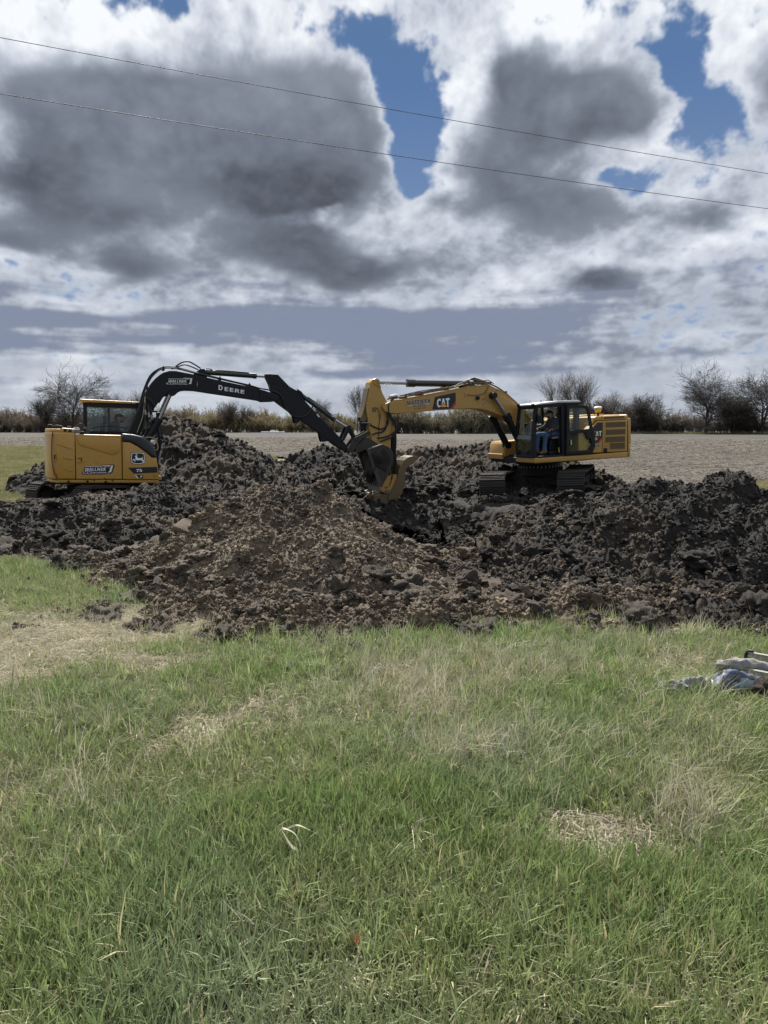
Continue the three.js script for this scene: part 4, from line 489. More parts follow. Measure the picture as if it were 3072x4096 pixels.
  part(cab, 'far_window', quad([-1.36, 2.7, 0.44], [-0.66, 2.7, 0.44], [-0.66, 1.75, 0.44], [-1.45, 1.75, 0.44]), GLASS);
  part(cab, 'far_window', quad([-0.58, 2.7, 0.44], [-0.1, 2.7, 0.44], [-0.1, 1.75, 0.44], [-0.58, 1.75, 0.44]), GLASS);
  part(cab, 'far_wall', box(-1.48, -0.05, 1.3, 1.75, 0.43, 0.46, 0.005), CHAR);
  part(cab, 'rear_window', quad([-0.05, 2.62, 0.5], [-0.05, 2.62, S - 0.16], [-0.05, 2.0, S - 0.16], [-0.05, 2.0, 0.5]), GLASS);
  part(cab, 'shade_strip', quad([-1.552, 1.95, 0.5], [-1.552, 1.95, S - 0.13], [-1.553, 1.83, S - 0.13], [-1.553, 1.83, 0.5]), MP({ color: rgb(0.35, 0.42, 0.46), transmission: 0.6, thickness: 0, roughness: 0.4 }));
  // door swung open and folded back along the flank
  const dz = S + 0.05, dr = (pts, a, b) => pts.map((p, i) => { const q = pts[(i + 1) % pts.length]; return bar([p[0], p[1], dz], [q[0], q[1], dz], a, b); });
  const dOut = [[-0.53, 1.345], [-0.47, 2.72], [0.12, 2.70], [0.22, 2.67], [0.29, 2.58], [0.40, 2.02], [0.47, 1.90], [0.46, 1.50], [0.38, 1.33]];
  const hole = (pts) => new THREE.Path(pts.map(([x, y]) => new THREE.Vector2(x, y)));
  const ds = new THREE.Shape(dOut.map(([x, y]) => new THREE.Vector2(x, y)));
  const up = [[-0.41, 2.04], [-0.40, 2.60], [-0.36, 2.645], [0.08, 2.63], [0.17, 2.60], [0.22, 2.53], [0.31, 2.06], [0.27, 2.02], [-0.37, 2.0]], lowH = [[-0.47, 1.45], [-0.44, 1.41], [0.22, 1.40], [0.36, 1.55], [0.375, 1.66], [0.30, 1.72], [0.20, 1.86], [0.12, 1.93], [-0.40, 1.93], [-0.46, 1.90]];
  ds.holes.push(hole(up), hole(lowH));
  const dg = new THREE.ExtrudeGeometry(ds, { depth: 0.03, bevelEnabled: true, bevelThickness: 0.008, bevelSize: 0.008, bevelSegments: 2 }); dg.translate(0, 0, dz - 0.015);
  const cd = part(ex, 'cab_door', dg, BLACK); void dr;
  const pane = (pts) => new THREE.ShapeGeometry(new THREE.Shape(pts.map(([x, y]) => new THREE.Vector2(x, y)))).translate(0, 0, dz);
  part(cd, 'pane', pane(up), GLASS); part(cd, 'pane', pane(lowH), GLASS);
  part(cd, 'door_handle', mg(box(-0.39, -0.36, 1.60, 1.74, dz + 0.02, dz + 0.04, 0.005)), ROOFW);
  part(cd, 'grab_handle', tube([[-0.40, 2.38, dz - 0.03], [-0.36, 2.34, dz - 0.08], [-0.355, 2.26, dz - 0.08], [-0.39, 2.2, dz - 0.03]], 0.014), ROOFW);
  part(cd, 'lock_box', mg(ext([[0.12, 1.92], [0.32, 2.0], [0.46, 1.9], [0.46, 1.58], [0.34, 1.58], [0.30, 1.74], [0.2, 1.72]], dz - 0.02, dz + 0.04, 0.01)), BLACK);
  // inside
  part(cab, 'seat', mg(box(-0.92, -0.42, 1.78, 1.90, 0.72, 1.16, 0.05), box(-0.45, -0.30, 1.84, 2.36, 0.72, 1.16, 0.06), box(-0.42, -0.30, 2.30, 2.52, 0.82, 1.08, 0.05), box(-0.85, -0.45, 1.56, 1.80, 0.76, 1.12, 0.03), box(-0.9, -0.4, 1.34, 1.46, 0.72, 1.16, 0.03), box(-0.86, -0.44, 1.46, 1.58, 0.78, 1.1, 0.03)), BLACK);
  const con = part(cab, 'seat_console', mg(ext([[-0.70, 1.86], [-0.62, 1.87], [-0.56, 1.82], [-0.30, 1.84], [-0.29, 1.66], [-0.50, 1.60], [-0.56, 1.64], [-0.62, 1.80], [-0.84, 1.80], [-0.86, 1.84]], 1.18, 1.25, 0.012)), GREYP);
  part(con, 'console_decal', quad([-0.54, 1.80, 1.254], [-0.35, 1.80, 1.254], [-0.35, 1.67, 1.254], [-0.54, 1.67, 1.254]), decal(canvasTex(256, 160, (x) => { x.fillStyle = '#111'; x.fillRect(10, 10, 236, 140); x.fillStyle = '#cfd2d6'; x.font = 'bold 92px sans-serif'; x.fillText('CAT', 46, 112); })));
  part(cab, 'joystick', mg(cyl([-0.86, 1.86, 1.2], [-0.84, 2.0, 1.2], 0.014), cyl([-0.845, 1.97, 1.2], [-0.83, 2.07, 1.2], 0.028, 0.02), cyl([-0.98, 1.84, 0.66], [-0.98, 2.03, 0.66], 0.014), cyl([-0.98, 2.0, 0.66], [-0.98, 2.09, 0.66], 0.028, 0.02), box(-1.0, -0.4, 1.78, 1.86, 0.58, 0.68, 0.02)), BLACK);
  part(cab, 'display_screen', mg(box(-1.37, -1.29, 1.98, 2.28, 0.62, 0.80, 0.01), cyl([-1.33, 1.8, 0.7], [-1.33, 2.0, 0.7], 0.02)), BLACK);
  part(cab, 'floor_panel', mg(box(-1.48, -1.25, 1.36, 1.52, 0.55, 0.75, 0.02), ext([[-1.42, 1.72], [-1.22, 1.76], [-1.18, 1.92], [-1.36, 1.98]], 0.62, 0.82, 0.02), bar([-1.38, 1.4, 0.8], [-1.18, 1.75, 0.8], 0.03, 0.03), bar([-1.2, 1.4, 1.0], [-1.3, 1.72, 1.0], 0.03, 0.03)), CHAR);
  part(cab, 'lock_lever', mg(box(-0.66, -0.63, 1.40, 1.55, 1.26, 1.29, 0.006)), M({ color: rgb(0.7, 0.5, 0.03), roughness: 0.5 }));
  part(cab, 'lock_rod', tube([[-0.62, 1.36, 1.3], [-0.66, 1.7, 1.3], [-0.62, 1.95, 1.3], [-0.5, 2.15, 1.3], [-0.47, 2.3, 1.3]], 0.01), BLACK);
  part(cab, 'side_mirror', mg(box(-1.47, -1.33, 2.28, 2.50, S + 0.02, S + 0.10, 0.03), cyl([-1.42, 2.25, S + 0.02], [-1.44, 2.55, S + 0.02], 0.012)), BLACK);
  part(cab, 'work_light', mg(cyl([-1.5, 2.78, S - 0.16], [-1.44, 2.80, S - 0.14], 0.05, 0.045, 14), cyl([-1.5, 2.80, 0.5], [-1.44, 2.81, 0.5], 0.05, 0.045, 14), cyl([-1.24, 2.86, 1.3], [-1.22, 2.91, 1.3], 0.014), cyl([-0.58, 2.87, 1.3], [-0.56, 2.90, 1.3], 0.03, 0.01)), BLACK);
  // --- satellite receiver on the hood
  const gn = part(ex, 'receiver_mast', cyl([1.04, 2.36, 0.9], [1.04, 2.47, 0.9], 0.035, 0.035, 14), BLACK);
  part(gn, 'receiver_body', new THREE.LatheGeometry([[0, 0], [0.075, 0], [0.085, 0.05], [0.10, 0.07], [0.112, 0.13], [0.0, 0.135]].map((p) => new THREE.Vector2(...p)), 24).translate(1.04, 2.455, 0.9), M({ color: rgb(0.62, 0.40, 0.03), roughness: 0.4 }));
  part(gn, 'receiver_dome', new THREE.LatheGeometry([[0.118, 0], [0.122, 0.02], [0.09, 0.055], [0.0, 0.068]].map((p) => new THREE.Vector2(...p)), 24).translate(1.04, 2.585, 0.9), M({ color: rgb(0.75, 0.75, 0.74), roughness: 0.4 }));
  part(gn, 'cable', tube([[0.95, 2.56, 0.9], [0.90, 2.50, 0.9], [0.90, 2.42, 0.9], [0.93, 2.38, 0.9]], 0.009), HOSE);
  part(ex, 'hood_rail', mg(tube([[0.3, 2.36, 0.3], [0.3, 2.46, 0.3], [0.8, 2.45, 0.3], [0.8, 2.36, 0.3]], 0.012), box(-0.05, 0.5, 1.3, 2.32, -1.3, 0.35, 0.04)), YEL_B);
  // --- boom
  const boomOut = [[-5.44, 3.12], [-5.13, 3.15], [-4.11, 3.275], [-3.42, 3.36], [-2.95, 3.425], [-2.70, 3.445], [-2.45, 3.435], [-2.20, 3.385], [-1.89, 3.25], [-1.53, 2.98], [-1.27, 2.74], [-0.9, 2.35], [-0.68, 2.05], [-0.6, 1.75], [-0.75, 1.6], [-1.0, 1.66], [-1.25, 2.02], [-1.45, 2.27], [-1.68, 2.42], [-1.95, 2.54], [-2.23, 2.66], [-2.56, 2.76], [-2.87, 2.795], [-3.45, 2.80], [-4.58, 2.785], [-5.0, 2.765], [-5.28, 2.765], [-5.44, 2.83]];
  const boom = part(ex, 'boom', mg(ext(boomOut, -0.29, 0.29, 0.015), ext(boomOut.map(([x, y]) => [x, y]).slice(0, 12).concat(boomOut.slice(0, 12).reverse().map(([x, y]) => [x - 0.006, y - 0.022])), -0.30, 0.30, 0.004)), YEL_B);
  for (const s of [-1, 1]) part(boom, 'boom_fork', ext([[-4.98, 3.10], [-5.44, 3.11], [-5.60, 3.05], [-5.66, 2.97], [-5.60, 2.86], [-5.44, 2.80], [-5.26, 2.775], [-4.98, 2.78]], s * 0.305 - 0.02, s * 0.305 + 0.02, 0.01), YEL_B);
  part(boom, 'rod_boss', mg(cyl([-2.23, 3.13, 0.28], [-2.23, 3.13, 0.31], 0.20, 0.20, 28)), YEL_B);
  part(boom, 'boss_cap', mg(cyl([-2.24, 3.13, 0.30], [-2.24, 3.13, 0.50], 0.095, 0.085, 24), cyl([-2.24, 3.13, -0.50], [-2.24, 3.13, -0.30], 0.085, 0.095, 24)), BLACK);
  part(boom, 'boom_lamp', mg(cyl([-2.71, 3.085, 0.29], [-2.71, 3.085, 0.36], 0.055, 0.055, 18)), BLACK);
  part(boom, 'wire_run', mg(tube([[-3.08, 3.20, 0.305], [-2.9, 3.17, 0.305], [-2.7, 3.17, 0.305], [-2.5, 3.20, 0.305], [-2.38, 3.32, 0.305], [-2.33, 3.42, 0.305]], 0.008, 40), tube([[-2.2, 3.2, 0.305], [-2.1, 3.25, 0.305], [-2.0, 3.29, 0.305]], 0.008, 12)), HOSE);
  part(boom, 'junction_plate', box(-3.12, -3.02, 3.15, 3.26, 0.285, 0.31, 0.006), YEL_B);
  part(boom, 'paint_scrape', mg(ext([[-2.56, 3.02], [-2.44, 3.07], [-2.47, 3.04], [-2.53, 3.0]], 0.285, 0.2925, 0), ext([[-2.55, 2.86], [-2.48, 2.92], [-2.45, 2.97], [-2.5, 2.9]], 0.285, 0.2925, 0)), CHAR);
  part(boom, 'maker_decal', quad([-4.16, 3.25, 0.2965], [-3.385, 3.275, 0.2965], [-3.40, 2.80, 0.2965], [-4.17, 2.82, 0.2965]), decal(canvasTex(1024, 640, (x) => {
    x.fillStyle = '#15171c'; x.beginPath(); x.moveTo(150, 108); x.lineTo(1005, 6); x.lineTo(1005, 330); x.lineTo(800, 610); x.lineTo(20, 620); x.closePath(); x.fill();
    x.fillStyle = '#a32a2a'; x.beginPath(); x.moveTo(1005, 310); x.lineTo(1005, 452); x.lineTo(880, 608); x.lineTo(770, 610); x.closePath(); x.fill();
    x.save(); x.font = 'bold 470px sans-serif'; const m = x.measureText('CAT').width; x.translate(205, 535); x.scale(545 / m, 1); x.fillStyle = '#dfe4ec'; x.lineWidth = 18; x.strokeStyle = '#dfe4ec'; x.fillText('CAT', 0, 0); x.strokeText('CAT', 0, 0); x.restore();
    x.fillStyle = '#15171c'; x.beginPath(); x.moveTo(490, 345); x.lineTo(670, 545); x.lineTo(310, 545); x.closePath(); x.fill(); x.fillStyle = '#e8a427'; x.beginPath(); x.moveTo(490, 385); x.lineTo(640, 530); x.lineTo(340, 530); x.closePath(); x.fill();
  })));
  part(boom, 'firm_decal', quad([-4.95, 3.125, 0.2965], [-4.15, 3.17, 0.2965], [-4.16, 2.845, 0.2965], [-4.96, 2.83, 0.2965]), decal(canvasTex(1024, 400, (x) => firm(x, true))));
  for (const [z, w] of [[0.2, 0], [0.1, 0.03], [-0.1, 0.02], [-0.2, 0]]) part(boom, 'steel_pipe', tube([[-5.3, 3.19 + w, z], [-4.9, 3.23 + w, z], [-4.11, 3.325 + w, z], [-3.42, 3.415 + w, z], [-2.95, 3.50 + w, z], [-2.55, 3.52 + w, z], [-2.2, 3.46 + w, z], [-1.87, 3.30 + w, z], [-1.5, 3.02 + w, z], [-1.25, 2.80 + w, z], [-1.02, 2.52 + w, z]], 0.022, 90), YEL_WORN);
  part(boom, 'steel_pipe', tube([[-5.2, 3.23, 0.24], [-4.6, 3.34, 0.24], [-4.0, 3.40, 0.24], [-3.5, 3.43, 0.24], [-3.2, 3.52, 0.2], [-3.0, 3.58, 0.15]], 0.012, 40), YEL_WORN);
  for (const [x, y] of [[-4.4, 3.30], [-3.6, 3.41], [-2.4, 3.53], [-1.7, 3.20], [-4.9, 3.24]]) part(boom, 'pipe_clamp', mg(box(x - 0.03, x + 0.03, y - 0.06, y + 0.045, -0.24, 0.24, 0.006)), YEL_WORN);
  for (let i = 0; i < 4; i++) part(boom, 'hydraulic_hose', tube([[-3.05 + i * 0.03, 3.50, 0.06 + i * 0.04], [-2.92 + i * 0.03, 3.60 + i * 0.012, 0.06 + i * 0.04], [-2.70, 3.66 - i * 0.025, 0.06 + i * 0.04], [-2.5 + i * 0.04, 3.60 - i * 0.02, 0.06 + i * 0.03], [-2.32 + i * 0.06, 3.50, 0.06 + i * 0.03]], 0.022, 40), HOSE);
  part(boom, 'hose_arch', tube([[-2.9, 3.60, 0.2], [-2.78, 3.66, 0.22], [-2.6, 3.62, 0.22], [-2.45, 3.57, 0.22], [-2.3, 3.58, 0.22], [-2.1, 3.47, 0.22]], 0.014, 40), YEL_WORN);
  part(boom, 'cylinder_bracket', mg(...[-1, 1].map((s) => ext([[-3.1, 3.36], [-3.0, 3.56], [-2.85, 3.58], [-2.65, 3.46], [-2.6, 3.40]], s * 0.12 - 0.02, s * 0.12 + 0.02, 0.006))), YEL_WORN);
  const ac = part(ex, 'arm_cylinder', mg(cyl([-4.72, 3.60, 0], [-2.88, 3.505, 0], 0.093, 0.093, 24), cyl([-4.76, 3.602, 0], [-4.53, 3.59, 0], 0.112, 0.112, 24), cyl([-2.98, 3.51, -0.11], [-2.98, 3.51, 0.11], 0.07, 0.07, 18)), BARREL); part(ac, 'piston_rod', cyl([-5.72, 3.655, 0], [-4.74, 3.601, 0], 0.05, 0.05, 20), CHROME);
  for (const s of [1, -1]) { const c = part(ex, 'boom_cylinder', mg(cyl([-1.36, 1.63, s * 0.40], [-1.80, 2.49, s * 0.40], 0.10, 0.10, 22), cyl([-1.755, 2.40, s * 0.40], [-1.835, 2.56, s * 0.40], 0.125, 0.125, 22), tube([[-1.47, 1.75, s * 0.40 + 0.13], [-1.75, 2.3, s * 0.40 + 0.13], [-1.8, 2.44, s * 0.40 + 0.1]], 0.016), cyl([-1.36, 1.63, s * 0.40 - 0.09], [-1.36, 1.63, s * 0.40 + 0.09], 0.11, 0.11, 20)), BLACK); part(c, 'piston_rod', cyl([-1.80, 2.49, s * 0.40], [-2.24, 3.13, s * 0.40], 0.055, 0.055, 18), STEEL); }
  part(ex, 'boom_mount', mg(...[-1, 1].map((s) => ext([[-1.5, 1.3], [-1.5, 1.55], [-1.36, 1.74], [-1.1, 1.75], [-0.5, 1.95], [-0.3, 1.3]], s * 0.34 - 0.02, s * 0.34 + 0.02, 0.01))), YEL_B);
  // --- arm, thumb, bucket
  const arm = part(ex, 'arm', mg(ext([[-5.955, 3.52], [-5.92, 3.66], [-5.85, 3.73], [-5.76, 3.755], [-5.69, 3.73], [-5.65, 3.63], [-5.62, 3.46], [-5.58, 3.34], [-5.50, 3.18], [-5.42, 3.05], [-5.37, 2.85], [-5.345, 2.62], [-5.37, 2.45], [-5.40, 2.22], [-5.43, 1.86], [-5.46, 1.36], [-5.465, 1.08], [-5.49, 0.90], [-5.55, 0.79], [-5.63, 0.745], [-5.72, 0.77], [-5.76, 0.87], [-5.86, 1.60], [-5.97, 2.05], [-6.03, 2.40], [-6.06, 2.65], [-6.1, 2.9], [-6.08, 3.1]], -0.19, 0.19, 0.015)), YEL_B);
  part(arm, 'top_plate', mg(bar([-5.975, 3.5, 0], [-6.13, 2.98, 0], 0.03, 0.36), bar([-6.13, 2.98, 0], [-6.23, 2.72, 0], 0.03, 0.36), ...[-1, 1].map((s) => ext([[-6.05, 3.1], [-6.13, 3.0], [-6.25, 2.72], [-6.25, 2.64], [-6.18, 2.60], [-6.10, 2.62], [-6.02, 2.9]], s * 0.12 - 0.02, s * 0.12 + 0.02, 0.006))), YEL_WORN);
  part(arm, 'rod_eye', mg(cyl([-5.74, 3.655, -0.1], [-5.74, 3.655, 0.215], 0.085, 0.085, 22), ext([[-5.80, 3.68], [-5.72, 3.72], [-5.62, 3.52], [-5.66, 3.48]], 0.17, 0.215, 0.01)), YEL_B);
  part(arm, 'arm_plate', mg(box(-5.92, -5.80, 2.86, 2.98, 0.18, 0.205, 0.006), box(-5.74, -5.68, 2.68, 2.80, 0.18, 0.22, 0.01)), YEL_WORN);
  const hoses = [[[-5.30, 3.16, 0.24], [-5.42, 3.08, 0.30], [-5.52, 2.92, 0.30], [-5.50, 2.66, 0.27], [-5.52, 2.48, 0.24], [-5.68, 2.38, 0.22], [-5.88, 2.44, 0.21], [-6.02, 2.52, 0.2]], [[-5.28, 3.18, 0.20], [-5.38, 3.12, 0.28], [-5.47, 2.95, 0.29], [-5.42, 2.72, 0.27], [-5.28, 2.55, 0.25], [-5.25, 2.35, 0.24], [-5.36, 2.16, 0.24], [-5.6, 2.08, 0.22], [-5.75, 2.03, 0.2]], [[-5.26, 3.20, 0.15], [-5.36, 3.15, 0.25], [-5.49, 3.0, 0.32], [-5.44, 2.68, 0.29], [-5.30, 2.5, 0.27], [-5.27, 2.35, 0.26], [-5.4, 2.22, 0.25], [-5.62, 2.15, 0.22], [-5.82, 2.14, 0.2]], [[-5.52, 2.6, 0.25], [-5.55, 2.42, 0.22], [-5.66, 2.30, 0.21], [-5.82, 2.28, 0.2], [-5.97, 2.24, 0.2]], [[-5.52, 2.5, 0.23], [-5.6, 2.34, 0.21], [-5.7, 2.28, 0.2]]];
  for (const h of hoses) part(arm, 'hydraulic_hose', tube(h, 0.022, 60), HOSE);
  part(arm, 'wire_run', tube([[-5.82, 2.98, 0.2], [-5.75, 2.92, 0.2], [-5.71, 2.7, 0.205], [-5.75, 2.5, 0.2], [-5.77, 2.3, 0.2], [-5.78, 2.05, 0.2]], 0.008, 40), HOSE);
  for (let i = 0; i < 5; i++) part(boom, 'hose_fitting', cyl([-5.42 + i * 0.04, 3.22 + i * 0.012, 0.24 - i * 0.09], [-5.18 + i * 0.03, 3.25 + i * 0.012, 0.24 - i * 0.09], 0.032, 0.032, 10), STEEL);
  const kc = part(ex, 'bucket_cylinder', mg(cyl([-6.14, 2.66, 0], [-6.16, 1.55, 0], 0.085, 0.085, 22), cyl([-6.14, 2.60, 0], [-6.14, 2.52, 0], 0.10, 0.10, 22)), BLACK); part(kc, 'piston_rod', cyl([-6.16, 1.55, 0], [-6.05, 0.85, 0], 0.045, 0.045, 16), CHROME); part(kc, 'cylinder_fitting', cyl([-6.22, 2.58, 0.07], [-6.0, 2.56, 0.2], 0.022, 0.022, 10), STEEL);
  const tc = part(ex, 'thumb_cylinder', mg(cyl([-5.285, 2.14, 0], [-5.33, 1.10, 0], 0.078, 0.078, 22), cyl([-5.285, 2.2, -0.1], [-5.285, 2.2, 0.1], 0.07, 0.07, 16)), BLACK); part(tc, 'hydraulic_hose', tube([[-5.24, 2.3, 0.14], [-5.24, 2.0, 0.13], [-5.27, 1.7, 0.12], [-5.26, 1.4, 0.12], [-5.24, 1.15, 0.12]], 0.02, 30), HOSE); part(tc, 'piston_rod', cyl([-5.33, 1.1, 0], [-5.36, 0.98, 0], 0.05, 0.05, 16), STEEL);
  part(ex, 'thumb_mount', mg(ext([[-5.42, 2.5], [-5.25, 2.42], [-5.22, 2.2], [-5.30, 2.12], [-5.45, 2.2]], -0.1, 0.1, 0.015)), YEL_B);
  const th = part(ex, 'thumb', mg(...[-1, 1].map((s) => ext([[-5.17, 1.36], [-5.10, 1.47], [-4.96, 1.55], [-4.80, 1.58], [-4.66, 1.555], [-4.655, 1.51], [-4.73, 1.42], [-4.90, 1.32], [-5.04, 1.22], [-5.07, 1.1], [-5.075, 0.92], [-5.14, 0.70], [-5.24, 0.50], [-5.46, 0.27], [-5.58, 0.24], [-5.645, 0.32], [-5.63, 0.51], [-5.44, 0.77], [-5.31, 1.02]], s * 0.24 - 0.022, s * 0.24 + 0.022, 0.008)), ext([[-5.20, 1.34], [-5.10, 1.30], [-5.12, 0.95], [-5.28, 0.66], [-5.33, 0.70], [-5.26, 0.98]], -0.22, 0.22, 0.01)), YEL_WORN);
  for (const z of [-0.11, 0.02, 0.13]) part(th, 'thumb_tine', ext([[-5.17, 1.36], [-5.10, 1.47], [-4.96, 1.55], [-4.80, 1.58], [-4.66, 1.555], [-4.73, 1.42], [-4.90, 1.32], [-5.10, 1.25]], z - 0.022, z + 0.022, 0.008), YEL_WORN);
  part(th, 'thumb_gusset', mg(ext([[-5.36, 0.56], [-5.20, 0.70], [-5.18, 0.58], [-5.28, 0.46], [-5.42, 0.40]], 0.25, 0.28, 0.008), cyl([-5.30, 0.54, 0.26], [-5.30, 0.54, 0.285], 0.035, 0.035, 14)), YEL_WORN);
  part(ex, 'tipping_link', mg(...[-1, 1].map((s) => ext([[-5.40, 1.10], [-5.33, 1.10], [-5.32, 1.02], [-5.42, 0.80], [-5.58, 0.58], [-5.66, 0.55], [-5.72, 0.60], [-5.90, 0.80], [-5.90, 0.86], [-5.84, 0.86], [-5.66, 0.72], [-5.50, 0.82]], s * 0.215 - 0.018, s * 0.215 + 0.018, 0.006))), YEL_B);
  part(ex, 'link_pin', mg(cyl([-5.63, 0.645, -0.28], [-5.63, 0.645, 0.28], 0.065, 0.065, 20), cyl([-5.63, 0.645, 0.27], [-5.63, 0.645, 0.30], 0.03, 0.03, 14)), STEEL);
  const bk = part(ex, 'bucket', mg(...[-1, 1].map((s) => ext([[-5.70, 0.42], [-5.74, 0.05], [-5.9, -0.25], [-6.25, -0.35], [-6.52, -0.2], [-6.56, 0.2], [-6.45, 0.55], [-6.30, 0.66], [-6.12, 0.65]], s * 0.46 - 0.018, s * 0.46 + 0.018, 0.008)), ...(() => { const o = [[-5.74, 0.05], [-5.9, -0.25], [-6.25, -0.35], [-6.52, -0.2], [-6.56, 0.2]]; return o.slice(1).map((p, i) => bar([o[i][0], o[i][1], 0], [p[0], p[1], 0], 0.03, 0.94)); })(), ...[-1, 1].map((s) => ext([[-5.62, 0.54], [-5.70, 0.36], [-6.0, 0.38], [-6.25, 0.5], [-6.22, 0.66], [-6.04, 0.70], [-5.9, 0.62]], s * 0.24 - 0.022, s * 0.24 + 0.022, 0.008))), YEL_WORN);
  part(bk, 'bucket_pin', cyl([-6.08, 0.58, -0.32], [-6.08, 0.58, 0.32], 0.075, 0.075, 20), GRIMY);
  part(bk, 'bucket_lip', mg(ext([[-5.74, 0.14], [-6.02, 0.02], [-6.10, 0.10], [-6.05, 0.18], [-5.78, 0.30]], 0.45, 0.50, 0.008)), YEL_B);
  mudClot(ex, 'caked_mud', rng(31), [[-6.28, 0.45, 0.42, 0.2], [-6.15, 0.25, 0.5, 0.18], [-6.4, 0.2, 0.45, 0.22], [-5.98, 0.02, 0.5, 0.16], [-6.36, 0.62, 0.3, 0.12]]);
}
// ---------------------------------------------------------------- the two men at the controls
function blobMesh(bones, centre, half, res, k) {        // tapered capsules joined smoothly, meshed on a grid; colour of the nearest bone
  const mc = new MarchingCubes(res, new THREE.MeshBasicMaterial(), false, false, 60000), N = mc.size, f = mc.field, P = V3(0, 0, 0);
  const dist = (b, p) => { const ax = b[0][0], ay = b[0][1], az = b[0][2], bx = b[1][0] - ax, by = b[1][1] - ay, bz = b[1][2] - az, px = p.x - ax, py = p.y - ay, pz = p.z - az, t = clamp((px * bx + py * by + pz * bz) / (bx * bx + by * by + bz * bz + 1e-9)); return Math.hypot(px - bx * t, py - by * t, pz - bz * t) - lerp(b[2], b[3], t); };
  for (let z = 0; z < N; z++) for (let y = 0; y < N; y++) for (let x = 0; x < N; x++) {
    P.set(centre[0] + (x - N / 2) / (N / 2) * half, centre[1] + (y - N / 2) / (N / 2) * half, centre[2] + (z - N / 2) / (N / 2) * half);
    let s = 0; for (const b of bones) s += Math.exp(-dist(b, P) / k); f[x + y * N + z * N * N] = k * Math.log(Math.max(s, 1e-30));
  }
  mc.isolation = 0; mc.update();
  const n = mc.count, pos = new Float32Array(n * 3), col = new Float32Array(n * 3);
  for (let i = 0; i < n; i++) { P.set(centre[0] + mc.positionArray[i * 3] * half, centre[1] + mc.positionArray[i * 3 + 1] * half, centre[2] + mc.positionArray[i * 3 + 2] * half); pos.set([P.x, P.y, P.z], i * 3); let m = 9, c = [0, 0, 0]; for (const b of bones) { const d = dist(b, P); if (d < m) { m = d; c = b[4]; } } col.set(c, i * 3); }
  const g = new THREE.BufferGeometry(); g.setAttribute('position', new THREE.BufferAttribute(pos, 3)); g.setAttribute('color', new THREE.BufferAttribute(col, 3));
  const w = mergeVertices(g, 1e-5); w.computeVertexNormals(); return w;
}
